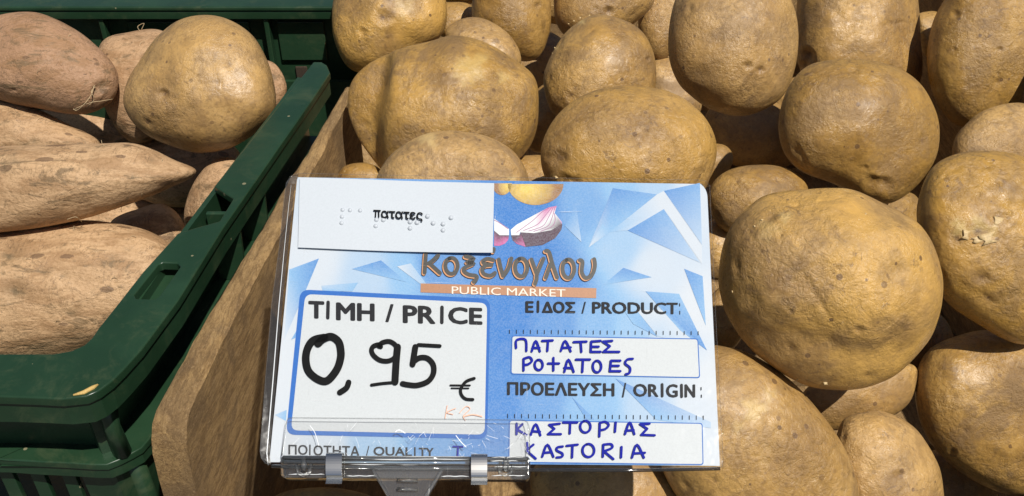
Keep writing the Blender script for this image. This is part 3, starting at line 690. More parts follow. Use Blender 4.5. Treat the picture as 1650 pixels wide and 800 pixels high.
Kk = 'sweet'
S = [
 tuber(Kk, [(-60,70),(-20,28),(48,17),(100,34),(148,66),(186,110),(189,145),(172,170),(130,185),(60,176),(0,162),(-60,135)], -.012,
   'blunt-ended pinkish sweet potato with a hairy root tip, upper left', color=(.85,0,0), thick=.95, seed=41, eyes=[(158,138,10,.4,1),(150,145,8,.3,.9),(100,92,7,.3,.6),(60,60,8,.2,.4)], lump=1.3),
 tuber(K, [(196,160),(204,127),(225,95),(252,60),(290,33),(330,25),(370,32),(410,60),(435,105),(446,150),(441,185),(412,215),(370,240),(320,249),(265,235),(225,212),(203,185)], -.006,
   'lone yellow-brown potato lying among the sweet potatoes in the green crate', group='potato in the green crate', color=(.3,.35,.3), thick=.92, seed=42,
   eyes=[(260,153,8,.6,.95),(262,150,24,.16,0),(352,97,5,.1,.45),(350,134,5,.1,.5),(300,68,5,.1,.4),(326,66,4,.1,.35),(277,117,4,.1,.4)]),
 tuber(Kk, [(-140,300),(-80,245),(0,236),(90,233),(160,231),(212,230),(250,242),(287,260),(327,277),(290,296),(250,315),(180,340),(100,360),(20,373),(-70,372)], -.030,
   'tapering sweet potato with a sharp point aimed at the card', color=(.1,0,0), thick=.95, seed=43, centre=(130,298), eyes=[(10,268,14,.2,.8),(30,262,10,.2,.8),(147,253,9,.3,.5),(245,258,10,.25,.5),(213,286,7,.3,.8),(156,300,5,.2,.7)], lump=.9),
 tuber(Kk, [(-160,440),(-80,385),(0,369),(80,358),(150,357),(230,370),(275,395),(300,430),(290,480),(230,535),(160,568),(80,585),(0,590),(-100,570),(-160,510)], -.048,
   'thick blotchy sweet potato along the near edge of the green crate', color=(.1,0,0), thick=.95, seed=44, eyes=[(10,410,20,.25,.9),(25,470,18,.2,.9),(70,440,10,.15,.6),(175,420,10,.15,.55),(200,405,6,.2,.7),(100,445,8,.1,.6)], lump=1.4, crease=[(60,430,180,470,14,.02)]),
 tuber(Kk, [(30,8),(75,-8),(105,4),(132,24),(153,60),(130,90),(60,90),(20,50)], -.03,
   'short sweet potato peeping over the pinkish one at the top left', color=(.5,0,0), thick=.9, seed=45, lvl=6),
 tuber(Kk, [(162,68),(200,52),(262,50),(305,100),(290,190),(240,232),(200,225),(170,180),(152,120)], -.035,
   'pale sweet potato standing upright behind the lone potato', color=(.35,0,0), thick=.9, seed=46, lvl=6, eyes=[(190,100,5,.2,.8)]),
 tuber(Kk, [(-80,200),(-20,162),(50,172),(110,200),(165,232),(120,262),(0,275),(-80,255)], -.055,
   'sweet potato lying between the pinkish one and the pointed one', color=(.1,0,0), thick=.95, seed=47, lvl=6, eyes=[(55,228,8,.2,.8)]),
 tuber(Kk, [(175,360),(225,335),(262,328),(290,350),(300,385),(270,415),(200,410)], -.085,
   'end of a sweet potato below the sharp point', color=(.1,0,0), thick=.9, seed=48, lvl=6),
 tuber(Kk, [(296,350),(310,300),(340,262),(375,255),(405,290),(390,350),(360,390),(310,390)], -.075,
   'sweet potato end in the notch of the crate rim', color=(.3,0,0), thick=.9, seed=49, lvl=6),
 tuber(Kk, [(405,105),(440,100),(462,135),(455,170),(420,200),(395,180)], -.035,
   'bright pink sweet potato edge between lone potato and crate rim', color=(.5,0,0), thick=.9, seed=50, lvl=6),

 tuber(Kk, [(200,230),(280,215),(370,230),(400,290),(340,330),(250,330),(190,290)], -.10, 'sweet potato in deep shade under the lone potato', color=(.2,0,0), thick=.9, seed=51, lvl=6),
 tuber(Kk, [(-60,150),(60,150),(180,170),(240,210),(200,260),(60,260),(-60,240)], -.11, 'sweet potato in deep shade under the pinkish one', color=(.3,0,0), thick=.9, seed=52, lvl=6),
 tuber(Kk, [(-60,340),(100,330),(230,310),(330,330),(340,400),(200,440),(0,440)], -.12, 'sweet potato in deep shade beneath the pointed one', color=(.2,0,0), thick=.9, seed=53, lvl=6),
]
S[9].D = 0.62
settle(S)
for t in S: build(t); T[t.seed] = t
for s_, v_ in ((43, 250),): pass

# loose skin flakes, parts of the potatoes they hang from
def flakes(t, spots, size=5):
    """small curled scraps of skin, attached along their lower edge and lifting at the top"""
    for (u, v) in spots:
        p = surf(t, u, v, 0.0001); s = size * t.D / F; a = random.uniform(-.9, .9)
        ex = RT * math.cos(a) + UP * math.sin(a); ey = -RT * math.sin(a) + UP * math.cos(a); nx, ny = 4, 4; g = []
        w0 = random.uniform(.3, .9); h0 = random.uniform(.4, 1.2); lift = random.uniform(.10, .25)
        for j in range(ny):
            for i in range(nx):
                x_ = (i / (nx - 1) - .5) * 2 * w0 * (1 - .75 * random.random() * (j > 0)); y_ = j / (ny - 1) * h0
                g.append(p + (ex * x_ - ey * (y_ - .3)) * s - FW * s * (lift * (y_ ** 1.6) + .12 * x_ * x_ + .02 + random.random() * .05))
        bm = bmesh.new(); q = [bm.verts.new(x_) for x_ in g]
        for j in range(ny - 1):
            for i in range(nx - 1): bm.faces.new((q[j * nx + i], q[j * nx + i + 1], q[(j + 1) * nx + i + 1], q[(j + 1) * nx + i]))
        o = frombm('skin_flake', bm, M['flake'], t.o, True)
        m = o.modifiers.new('thick', 'SOLIDIFY'); m.thickness = .00012
flakes(T[4], [(1556, 376), (1574, 386), (1590, 381)], 15)
flakes(T[4], [(1608, 354)], 12)
flakes(T[1], [(1228, 355), (1216, 365), (1395, 345), (1180, 470), (1330, 617), (1285, 612)], 4)
flakes(T[9], [(894, 77), (916, 39), (890, 86), (935, 29), (950, 25), (925, 34)], 2.6)
flakes(T[6], [(896, 285)], 3.5)
# root hairs
def hair(t, path, r=0.00025):
    P = []
    for (u, v, l) in path: P.append(surf(t, u, v, l))
    bm = bmesh.new(); tube(bm, catmull(P, 5), r, 5); frombm('root_hair', bm, M['root'], t.o, True)
hair(T[41], [(152, 138, .001), (146, 155, .004), (134, 170, .006), (124, 178, .005), (118, 176, .004)], .0003)
hair(T[41], [(182, 160, .004), (165, 163, .006), (145, 166, .006), (120, 176, .004)], .00022)
hair(T[41], [(154, 140, .001), (147, 148, .004), (152, 160, .005), (140, 173, .005)], .0002)
hair(T[43], [(108, 354, .002), (120, 350, .003), (126, 352, .004), (132, 358, .003)], .0002)
hair(T[46], [(225, 50, .002), (222, 43, .003), (232, 38, .004), (228, 48, .003)], .0002)
hair(T[45], [(140, 30, .002), (150, 18, .006), (156, 5, .010), (160, -8, .012)], .0002)

rh = random.Random(3)
for (sd_, u0, v0) in ((43,230,322),(43,196,342),(43,60,345),(43,170,236),(44,120,372),(44,210,382),(44,40,420),(44,90,520),(46,225,75),(41,60,120),(41,110,60),(47,60,195),(43,262,262),(44,180,450),(44,250,420)):
    a = rh.uniform(-2.6, -.4); l = rh.uniform(6, 13); hair(T[sd_], [(u0, v0, .0001), (u0 + l * .5 * math.cos(a), v0 + l * .5 * math.sin(a), .0012), (u0 + l * math.cos(a + .4), v0 + l * math.sin(a + .4), .0022)], .00016)
# ============================================================ PRICE CARD
a_ = at_depth(420, 748, .325); b_ = at_depth(1162, 752, .325); c_ = at_depth(800, 290, .364)
CN = np.cross(b_ - a_, c_ - a_); CN /= np.linalg.norm(CN)
if np.dot(CN, CAM - a_) < 0: CN = -CN
def cp(u, v, off=0.0):
    d = ray(u, v); s = np.dot(a_ - CAM, CN) / np.dot(d, CN); return CAM + d * s + CN * off
MM = 0.001
card = empty('price_card', cp(790, 745), 'blue and white laminated price card reading 0,95 euro for potatoes from Kastoria', 'price card')
def hexc(r, g, b):
    f = lambda c: ((c / 255 + .055) / 1.055) ** 2.4 if c > 10 else c / 255 / 12.92
    return np.array([f(r), f(g), f(b)])
WHT = np.array([.555, .595, .64]); BLU = np.array([.034, .175, .50]); LBL = np.array([.22, .41, .64])
SMP = np.array([(500,420,.03),(600,445,.28),(650,440,.5),(700,430,.85),(850,330,1),(850,420,1),(900,460,.97),(950,330,.72),(1000,400,.40),(1050,430,.10),(1100,330,.06),(1130,500,.0),
 (820,500,1),(820,560,1),(900,520,.85),(960,520,.62),(1020,530,.45),(1080,545,.15),(820,620,.95),(870,640,.8),(950,660,.55),(1050,660,.28),(1120,660,.05),(800,700,.95),(700,725,.75),
 (600,725,.4),(520,730,.08),(460,600,0),(470,400,.03),(490,320,.1),(1000,310,.5),(1060,310,.35),(1130,300,.05),(445,720,0),(795,650,.95),(795,745,.9),(640,290,.8),(1000,752,.8),(900,750,.9),(1150,620,0),(1155,750,0),(560,290,.3)])
def blueness(u, v):
    d = ((SMP[:, 0] - u) ** 2 + (SMP[:, 1] - v) ** 2 + 150) ** -2.2; return float((d * SMP[:, 2]).sum() / d.sum())
def bcol(b):
    return WHT * (1 - b / .5) + LBL * (b / .5) if b < .5 else LBL * (1 - (b - .5) / .5) + BLU * ((b - .5) / .5)
def colmesh(name, verts, faces, cols, mat, parent):
    o = mk(name, verts, faces, mat, parent)
    ca = o.data.color_attributes.new('Col', 'FLOAT_COLOR', 'POINT'); ca.data.foreach_set('color', np.array([(*c, 1) for c in cols]).ravel()); return o
# the printed sheet: a fine grid with a printed colour at every point, 0.4 mm thick
TLc, TRc, BRc, BLc = (479, 286), (1139, 297), (1160, 751), (434, 745)
def bil(q, s, t_):
    q = [np.array(x, float) for x in q]; return (q[0] * (1 - s) + q[1] * s) * (1 - t_) + (q[3] * (1 - s) + q[2] * s) * t_
NX, NY = 150, 100; vv = []; cc = []; ff = []
corner = 14
for j in range(NY + 1):
    for i in range(NX + 1):
        s = i / NX; t_ = j / NY; u, v = bil((TLc, TRc, BRc, BLc), s, t_)
        # rounded right corners
        if s > .5 and (t_ < .05 or t_ > .98):
            dy = (.05 - t_) / .05 if t_ < .05 else 0; lim = 1139 + (v - 297) * .046 - 9 * dy ** 2.5; u = min(u, lim)
        vv.append(cp(u, v, 0.0)); cc.append(bcol(blueness(u, v)))
for j in range(NY):
    for i in range(NX): a = j * (NX + 1) + i; ff.append((a, a + NX + 1, a + NX + 2, a + 1))
sheet = colmesh('printed_sheet', vv, ff, cc, M['printed'], card)
sm = sheet.modifiers.new('thick', 'SOLIDIFY'); sm.thickness = 0.0005; sm.offset = -1 if np.dot(np.array(sheet.data.polygons[0].normal), CN) > 0 else 1
# printed shapes
def poly_print(name, polys, off, mat, parent=card):
    """flat printed polygons, each (points, colours) in picture coordinates on the card"""
    v = []; f = []; c = []
    for pts, cols in polys:
        b = len(v)
        for p in pts: v.append(cp(p[0], p[1], off))
        f.append(tuple(range(b, b + len(pts)))); c += list(cols)
    return colmesh(name, v, f, c, mat, parent)
def Z1(*p): return [(780 + x / 2.9625, 270 + y / 2.9625) for x, y in p]
def Z2(*p): return [(780 + x / 2.6675, 500 + y / 2.6675) for x, y in p]
def Z4(*p): return [(640 + x / 3.635, 280 + y / 3.635) for x, y in p]
def Z5(*p): return [(640 + x / 4.853, 380 + y / 4.853) for x, y in p]
def Z6(*p): return [(460 + x / 4.706, 520 + y / 4.706) for x, y in p]
B8, B6, B4, B2, B0 = bcol(.88), bcol(.68), bcol(.5), bcol(.25), bcol(.04)
tri = [
 (Z1((615,100),(825,130),(600,310),(500,380)), (B8, B6, B4, B2)), (Z1((858,113),(1030,75),(1040,370)), (B8, B6, B2)), (Z1((858,200),(1030,455),(685,302)), (B6, B2, B8)),
 (Z1((665,480),(800,525),(570,560)), (B8, B6, B4)), (Z1((955,485),(1043,520),(1058,755)), (B8, B6, B4)), ([(1040,470),(1094,474),(1139,565),(1096,533)], (B6, B4, B8, B4)),
 ([(466,435),(514,417),(488,480),(458,548)], (B4, B8, B6, B0)), ([(567,434),(614,420),(655,455)], (B6, B8, B4)), ([(518,461),(577,456),(568,470),(520,470)], (B2, B4, B4, B4)),
 ([(443,669),(462,661),(461,679)], (B2, B4, B4)), ([(469,548),(478,533),(476,545)], (B4, B6, B6)), (Z2((565,295),(975,482),(975,508),(740,472)), (B8, B2, B2, B4)), (Z2((378,375),(475,470),(440,470)), (B8, B6, B6)),
 (Z1((440,190),(465,358),(385,280)), (B6, B2, B6)), (Z1((500,382),(600,310),(565,270)), (B0, B4, B4)), (Z2((600,0),(655,0),(745,115),(640,60)), (B4, B4, B6, B4)),
 ([(484,287.5),(600,288.4),(540,291)], (B6, B6, B8)), ([(700,475),(640,430),(662,425)], (B4, B0, B2)),
]
poly_print('printed_triangle', [t for t in tri[:1]], .00012, M['printed'])
for k_, t in enumerate(tri[1:]): poly_print('printed_triangle', [t], .000125 + k_ * 3e-6, M['printed'])
stripe = [(Z1((858,113),(858,200),(690,300),(600,310),(825,130)), (B0, B0, B2, B4, B0)), (Z1((858,113),(1040,372),(1040,462),(858,200)), (B0,) * 4),
          (Z2((655,0),(800,0),(890,110),(935,165),(745,112)), (B0, B0, B0, B0, B2)), (Z2((380,375),(565,295),(740,472),(475,470)), (B2, B2, B2, B2))]
for k_, t in enumerate(stripe[:3]): poly_print('printed_stripe', [t], .00009 + k_ * 4e-6, M['printed'])
# picture of vegetables on the card
YEL = hexc(226, 196, 96); BRN = hexc(150, 112, 72); TAN = hexc(190, 150, 90); DKP = hexc(84, 62, 74); PNK = hexc(196, 104, 158); WH2 = hexc(222, 226, 226)
def fan(pts, cols): return (pts, cols)
def pic_potato(cx, cy, rx, ry, lx):
    v = []; c = []; f = []; nu, nv = 22, 12
    for j_ in range(nv + 1):
        for i_ in range(nu + 1):
            a = math.pi * i_ / nu; q = j_ / nv; u = cx - rx * q * math.cos(a); w_ = cy + ry * q * math.sin(a)
            k_ = min(1, math.hypot((u - lx) / rx, (w_ - cy - ry * .2) / ry) * .85); col_ = YEL * (1 - k_) + BRN * k_ if k_ < .8 else BRN * (1.8 - k_) + hexc(120, 84, 60) * (k_ - .8)
            v.append(cp(u, w_, .00014)); c.append(col_ * (.88 + .24 * RNG.rand()))
    for j_ in range(nv):
        for i_ in range(nu): a = j_ * (nu + 1) + i_; f.append((a, a + nu + 1, a + nu + 2, a + 1))
    colmesh('potato_picture', v, f, c, M['printed'], card)
pic_potato(809, 296, 16, 19, 818); pic_potato(863, 297, 45, 34, 850)
poly_print('onion_picture', [(Z4((665,330),(700,300),(800,245),(800,350),(720,345),(715,362),(668,362)), (WH2,) * 7), (Z4((800,245),(885,200),(935,190),(922,232),(965,285),(964,305),(900,335),(800,350)), (WH2, PNK, PNK, WH2, hexc(200,150,200), DKP, WH2, WH2)),
   (Z4((568,265),(655,325),(655,362),(600,362),(568,335)), (WH2,) * 5)], .00015, M['printed'])
poly_print('onion_picture', [(Z4((722,345),(800,350),(900,333),(968,295),(962,330),(925,380),(850,420),(752,430)), (DKP,) * 8), (Z4((668,362),(715,362),(725,345),(752,430),(700,412),(675,390)), (DKP, DKP, DKP, PNK, PNK, DKP)),
   (Z4((568,335),(600,362),(655,364),(650,390),(630,412),(600,424),(568,424)), (DKP, DKP, DKP, PNK, PNK, PNK, PNK))], .00017, M['printed'])

def stroke(bm, pts, w, off, smooth=True):
    """marker line of width w (picture pixels) along pts, flat on the card with round ends"""
    P = catmull(pts, 5) if smooth and len(pts) > 2 else [np.array(p, float) for p in pts]
    P = [p for i, p in enumerate(P) if i == 0 or np.hypot(*(p - P[i - 1])) > .05]
    if len(P) < 2: return
    Lf = []; Rt = []
    for i, p in enumerate(P):
        t_ = P[min(i + 1, len(P) - 1)] - P[max(i - 1, 0)]; t_ = t_ / (np.hypot(*t_) + 1e-9); n = np.array([-t_[1], t_[0]]) * w / 2
        Lf.append(p + n); Rt.append(p - n)
    A = [bm.verts.new(cp(*p, off)) for p in Lf]; B = [bm.verts.new(cp(*p, off)) for p in Rt]
    for i in range(len(P) - 1): bm.faces.new((A[i], A[i + 1], B[i + 1], B[i]))
    for e, sgn in ((0, 1), (-1, -1)):
        c0 = P[e]; t_ = (P[1] - P[0]) if e == 0 else (P[-2] - P[-1]); a0 = math.atan2(-t_[1], -t_[0])
        ring = [bm.verts.new(cp(c0[0] + math.cos(a0 + s) * w / 2, c0[1] + math.sin(a0 + s) * w / 2, off)) for s in np.linspace(-math.pi / 2, math.pi / 2, 6)]
        bm.faces.new(ring)
def ell(cx, cy, rx, ry, a0=-1.9, n=14): return [(cx + rx * math.cos(a0 + 2 * math.pi * k_ / n), cy + ry * math.sin(a0 + 2 * math.pi * k_ / n)) for k_ in range(n + 1)]
def strokes(name, items, mat, off=.0003, parent=card):
    for_off = off; bm = bmesh.new()
    for k_, (pts, w) in enumerate(items): stroke(bm, pts, w, for_off + k_ * 2e-6)
    bm.verts.index_update(); v = [tuple(x.co) for x in bm.verts]; f = [[q.index for q in p.verts] for p in bm.faces]; bm.free()
    return mk(name, v, f, mat, parent)
# onion lines
for l in ([(700,345),(790,280),(850,225),(890,203)], [(740,335),(820,300),(865,250),(905,200)], [(770,338),(850,310),(885,260),(915,197)], [(800,340),(880,310),(905,265),(925,195)], [(840,340),(905,312),(925,275),(920,235)], [(650,325),(600,290),(570,275)]):
    strokes('onion_line', [(Z4(*l), 1.0)], flat('onion_line_ink', (0.35, 0.12, 0.28), .5) if 'onion_line_ink' not in bpy.data.materials else bpy.data.materials['onion_line_ink'], .00022)
# logo lettering
logo = [[Z5((225,146),(215,292))], [Z5((322,158),(290,190),(245,222)), Z5((250,218),(335,295))], [Z5(*ell(425, 240, 48, 62))], [Z5((535,165),(600,185),(548,212),(600,218),(535,250),(522,280),(560,308),(615,318),(622,338),(600,365))],
 [Z5((752,195),(705,185),(672,205),(695,230),(738,232)), Z5((738,232),(690,238),(665,270),(682,305),(730,316),(765,295))], [Z5((755,108),(753,125))], [Z5((795,190),(808,250),(828,318)), Z5((828,318),(870,260),(893,182))], [Z5(*ell(970, 252, 48, 70))],
 [Z5((1050,190),(1068,240),(1090,300)), Z5((1145,182),(1095,300),(1090,340),(1078,380))], [Z5((1163,122),(1188,135),(1215,230),(1250,330)), Z5((1200,225),(1162,332))], [Z5(*ell(1338, 262, 46, 72))],
 [Z5((1428,195),(1448,210),(1443,290),(1475,335),(1525,305),(1545,240),(1540,188))]]
strokes('logo_lettering', [((np.array(s) + (-1.9, 1.9)).tolist(), 7.8) for g in logo for s in g], M['ink'], .00026)
strokes('logo_lettering', [((np.array(s) + (-1.6, 1.6)).tolist(), 6.4) for g in logo for s in g], M['orange'], .00036)
strokes('logo_lettering', [(s, 6.4) for g in logo for s in g], M['logo'], .00046)
def quad_shape(pts, r, n=5):
    """rounded quadrilateral outline"""
    out = []; P = [np.array(p, float) for p in pts]
    for i in range(4):
        p = P[i]; a = P[i - 1] - p; b = P[(i + 1) % 4] - p; a = a / np.hypot(*a) * r; b = b / np.hypot(*b) * r
        for k_ in range(n + 1): s = k_ / n; out.append((1 - s) ** 2 * (p + a) + 2 * s * (1 - s) * p + s * s * (p + b))
    return out
def plate(name, pts, off0, off1, mat, parent, r=0, smooth=False):
    q = quad_shape(pts, r) if r else pts; n = len(q)
    v = [cp(*p, off1) for p in q] + [cp(*p, off0) for p in q]
    f = [tuple(range(n)), tuple(range(2 * n - 1, n - 1, -1))] + [(i, i + n, (i + 1) % n + n, (i + 1) % n) for i in range(n)]
    bm = bmesh.new(); w = [bm.verts.new(p) for p in v]
    for q_ in f: bm.faces.new([w[k_] for k_ in q_])
    return frombm(name, bm, mat, parent)
def sheetp(name, pts, off, mat, parent, r=0):
    q = quad_shape(pts, r) if r else pts; return mk(name, [cp(*p, off) for p in q], [tuple(range(len(q)))], mat, parent)
sheetp('brown_bar', [(678,457.3),(961,465),(960.5,481),(677.7,471.7)], .0002, M['brown'], card)
sheetp('price_frame', [(484,467),(790,482),(785,708),(461,701)], .00018, M['frame'], card, 15)
sheetp('price_field', [(492,474.5),(785,489),(781,701),(469,694)], .00024, M['white'], card, 12)
for fr, fi in (([(824,541),(1125,546),(1128,610),(822.5,604)], [(825.8,542.7),(1123.4,547.6),(1126.3,608.3),(824.4,602.3)]), ([(820,677),(1132,682),(1133.5,750),(819,746)], [(821.8,678.8),(1130.4,683.6),(1131.8,748.3),(820.8,744.3)])):
    sheetp('field_frame', fr, .00018, M['frame'], card, 5); sheetp('writing_field', fi, .00024, M['white'], card, 4)
# printed lettering
BW = 2.1
def text_print(s, quad, mat, off=.0004, bold=.025, name='lettering', parent=card):
    cu = bpy.data.curves.new('t', 'FONT'); cu.body = s; cu.offset = 0; cu.resolution_u = 3; cu.fill_mode = 'FRONT' if hasattr(cu, 'fill_mode') else 'BOTH'
    o = bpy.data.objects.new('t', cu); C.objects.link(o); dg = bpy.context.evaluated_depsgraph_get(); dg.update()
    me = bpy.data.meshes.new_from_object(o.evaluated_get(dg)); v = np.array([tuple(x.co) for x in me.vertices]); f = [tuple(p.vertices) for p in me.polygons]
    bpy.data.objects.remove(o); bpy.data.curves.remove(cu); bpy.data.meshes.remove(me)
    if len(v) == 0: print('EMPTY TEXT', s); return
    lo = v.min(0); hi = v.max(0); H = hi[1] - lo[1]; W = hi[0] - lo[0]; hpx = quad[3][1] - quad[0][1]; wt = max(bold, 0) * hpx * BW; w = []; F_ = []
    sh = [(0, 0)] if wt <= 0 else [(-1, 0), (1, 0), (0, -.7), (0, .7), (-.7, .5), (.7, -.5), (-.7, -.5), (.7, .5)]
    ins = wt; q2 = ((quad[0][0] + ins, quad[0][1] + .7 * ins), (quad[1][0] - ins, quad[1][1] + .7 * ins), (quad[2][0] - ins, quad[2][1] - .7 * ins), (quad[3][0] + ins, quad[3][1] - .7 * ins))
    for k_, (dx, dy) in enumerate(sh):
        b = len(w)
        for p in v:
            q = bil(q2, (p[0] - lo[0]) / W, 1 - (p[1] - lo[1]) / H); w.append(cp(q[0] + dx * wt, q[1] + dy * wt, off + k_ * 4e-6))
        F_ += [tuple(b + i for i in t) for t in f]
    return mk(name, w, F_, mat, parent)
def tq(x0, x1, y0l, y1l, slope=0.03):
    d = (x1 - x0) * slope; return ((x0, y0l), (x1, y0l + d), (x1, y1l + d), (x0, y1l))
ink = M['ink']; BO = .03
text_print('T', tq(497,523,485.5,514), ink, bold=BO); text_print('MH', tq(541.5,604,488,517), ink, bold=BO); text_print('/', tq(621,634.5,490.5,520), ink, bold=.02)
text_print('PR', tq(649,702,492.5,521.5), ink, bold=BO); text_print('CE', tq(722,777.5,495,523), ink, bold=BO)
text_print('Ε', tq(846.5,860,486,504.6,.01), ink, bold=BO); text_print('ΔΟΣ', tq(873,927,486.5,505,.01), ink, bold=BO); text_print('/', tq(937,944,487,506,.01), ink, bold=.01); text_print('PRODUCT', tq(954,1092,487,506,.01), ink, bold=.022)
text_print('ΠΡΟΕΛΕΥΣΗ', tq(817,990,616,637.5,.012), ink, bold=.022); text_print('/', tq(1002,1009,617.5,641,.01), ink, bold=.01); text_print('OR', tq(1020,1061,619,640,.01), ink, bold=.02); text_print('G', tq(1073,1092,619.5,641,.01), ink, bold=.02); text_print('N', tq(1103,1120,620,641,.01), ink, bold=.02)
text_print('ΠΟ', tq(465,496,717,733,.02), ink, bold=.015); text_print('ΟΤΗΤΑ', tq(505.5,579.6,718,734.5,.02), ink, bold=.015); text_print('/', tq(589.5,595.5,719,737,.02), ink, bold=0); text_print('QUAL', tq(602,664,720,737,.02), ink, bold=.015); text_print('TY', tq(675,699,722,737,.02), ink, bold=.015)
text_print('PUBLIC MARKET', ((728,462.3),(911,467.2),(911,479.5),(728,474.5)), M['pale'], bold=-.004)
strokes('lettering', [([(529,488),(528.4,513)], 5.8), ([(712.3,496),(712,520.5)], 5.8), ([(867,487),(866.8,503)], 4.2), ([(1066.8,620),(1067,639)], 4.2), ([(1098,621),(1098.3,640)], 4.2), ([(499.8,718),(499.6,733)], 2.4), ([(668.7,722),(668.7,737)], 2.4),
   ([(1095,490),(1095,494)], 1.3), ([(1095.2,502),(1095.2,507)], 1.3), ([(1129.5,625),(1129.6,629)], 1.4), ([(1130,637),(1130,641)], 1.4)], ink, .0004)
strokes('tick_marks', [([(821 + i * 11.25, 532.5 + i * .09), (821 + i * 11.25, 538 + i * .09)], 1.1) for i in range(28)], ink, .0004)
strokes('tick_marks', [([(818 + i * 11.25, 668 + i * .10), (818 + i * 11.25, 674 + i * .10)], 1.1) for i in range(29)], ink, .0004)
# handwriting
strokes('handwritten_price', [(Z6((250,165),(290,130),(350,112),(405,150),(422,215),(420,280),(390,365),(320,445),(250,435),(180,375),(158,290),(170,205),(215,140),(300,118)), 12.4), (Z6((482,458),(465,500),(415,535)), 9.2),
   (Z6((725,188),(712,172),(670,185),(655,215),(672,255),(720,290),(780,296),(828,272),(848,220),(835,175),(790,148),(735,158),(712,185)), 7.7), (Z6((852,190),(842,300),(833,455)), 11.3), (Z6((835,458),(740,466),(655,478)), 4.9),
   (Z6((1172,183),(1010,174)), 5.9), (Z6((987,190),(966,322)), 9.7), (Z6((975,300),(1020,272),(1078,276),(1122,325),(1122,395),(1080,452),(1000,480),(930,476),(890,468)), 8.8),
   (Z6((1432,428),(1370,452),(1332,505),(1335,550),(1368,583),(1422,588)), 5.0), (Z6((1252,480),(1400,481)), 2.8), (Z6((1260,502),(1390,503)), 2.3)], M['black'], .0009)
strokes('rubbed_out_mark', [(Z6((1228,635),(1212,730)), 1.4), (Z6((1290,655),(1225,685),(1270,700)), 1.4), (Z6((1320,690),(1370,640),(1400,660),(1350,710),(1365,745)), 1.3), (Z6((1355,715),(1420,702),(1490,716)), 2.0)], M['rub'], .0009)
bw = 3.9
W1 = [[(138,165),(140,132),(178,130),(182,178)], [(205,180),(222,135),(240,180)], [(208,165),(238,165)], [(250,135),(295,133)], [(275,135),(272,178)], [(330,178),(348,135),(372,180)], [(335,165),(372,163)], [(385,140),(440,138)], [(415,140),(418,182)],
 [(500,135),(460,138)], [(460,138),(458,182)], [(458,182),(500,182)], [(460,160),(492,160)], [(550,135),(510,138)], [(510,138),(540,158)], [(540,158),(512,182)], [(512,182),(580,182)],
 [(170,212),(170,262)], [(170,212),(195,205),(206,220),(190,235),(172,238)], ell(235,238,17,22), [(298,208),(298,262)], [(275,232),(322,232)], [(345,268),(362,215),(385,268)], [(345,250),(380,252)], [(395,215),(455,215)], [(425,215),(422,268)], ell(485,245,18,25),
 [(585,220),(545,220)], [(545,220),(540,265)], [(540,265),(585,265)], [(545,242),(578,242)], [(638,212),(615,215),(606,232),(626,250),(624,272),(608,278)]]
W2 = [[(200,540),(222,492),(242,540)], [(205,522),(240,525)], [(325,490),(280,495)], [(280,495),(302,512)], [(302,512),(275,535)], [(275,535),(330,535)], [(340,485),(400,485)], [(370,487),(368,532)], ell(435,503,22,25), [(495,545),(497,487)], [(497,487),(520,482),(535,495),(522,512),(500,518)],
 [(565,485),(562,525)], [(605,535),(625,485),(645,535)], [(608,520),(642,518)], [(710,490),(670,492)], [(670,492),(700,512)], [(700,512),(675,538)], [(675,538),(732,540)], [(140,490),(140,535)], [(165,492),(142,515)], [(142,515),(182,538)],
 [(185,572),(187,600)], [(212,580),(182,605)], [(182,605),(222,640)], [(250,632),(272,580),(298,632)], [(258,615),(290,612)], [(338,588),(315,592),(313,605),(336,618),(334,632),(312,635)], [(355,585),(402,580)], [(380,585),(378,635)], ell(448,605,25,28), [(510,632),(512,580)], [(512,580),(545,578),(549,594),(515,608)], [(515,608),(555,642)],
 [(590,590),(588,635)], [(635,636),(656,580),(686,636)], [(640,618),(690,615)]]
strokes('handwritten_product', [(Z2(*w), bw) for w in W1], M['blue'], .0009)
strokes('handwritten_origin', [(Z2(*w), bw) for w in W2], M['blue'], .0009)
def Z7(*p): return [(430 + x / 3.51, 660 + y / 3.51) for x, y in p]
strokes('handwritten_grade', [(Z7((1055,212),(1110,213)), 2.6), (Z7((1083,213),(1079,268)), 2.8), (Z7((1050,270),(1100,270)), 2.4)], M['blue'], .0009)
# paper slip with braille, its lower right corner lifting a little
slipq = [(484,288.8),(796.4,298),(794,411.5),(481.4,401)]; vv = []; ff = []; n1, n2 = 30, 12
def slip_off(s, t_): return .0013 + .0022 * max(0, t_ - .55) ** 1.5 * 3 * max(0, s - .35) + .0002 * math.sin(s * 7)
for j in range(n2 + 1):
    for i in range(n1 + 1): s, t_ = i / n1, j / n2; u, v = bil(slipq, s, t_); v += 2.2 * math.sin(s * math.pi) * t_ * .6; vv.append(cp(u, v, slip_off(s, t_)))
for j in range(n2):
    for i in range(n1): a = j * (n1 + 1) + i; ff.append((a, a + n1 + 1, a + n1 + 2, a + 1))
slip = mk('paper_slip', vv, ff, M['slip'], card); q_ = slip.modifiers.new('thick', 'SOLIDIFY'); q_.thickness = .00015
strokes('lettering', [([(603.8,343),(613.8,343.4)], 2.3), ([(606.8,343.5),(606.2,353.5)], 2.2), ([(611.4,343.5),(611.6,353.5)], 2.2)], M['black'], .0022)
text_print('ατατες', ((615.2,343),(682.6,346),(682,361),(615,357.8)), M['black'], off=.0022, bold=.016, parent=card)
bm = bmesh.new()
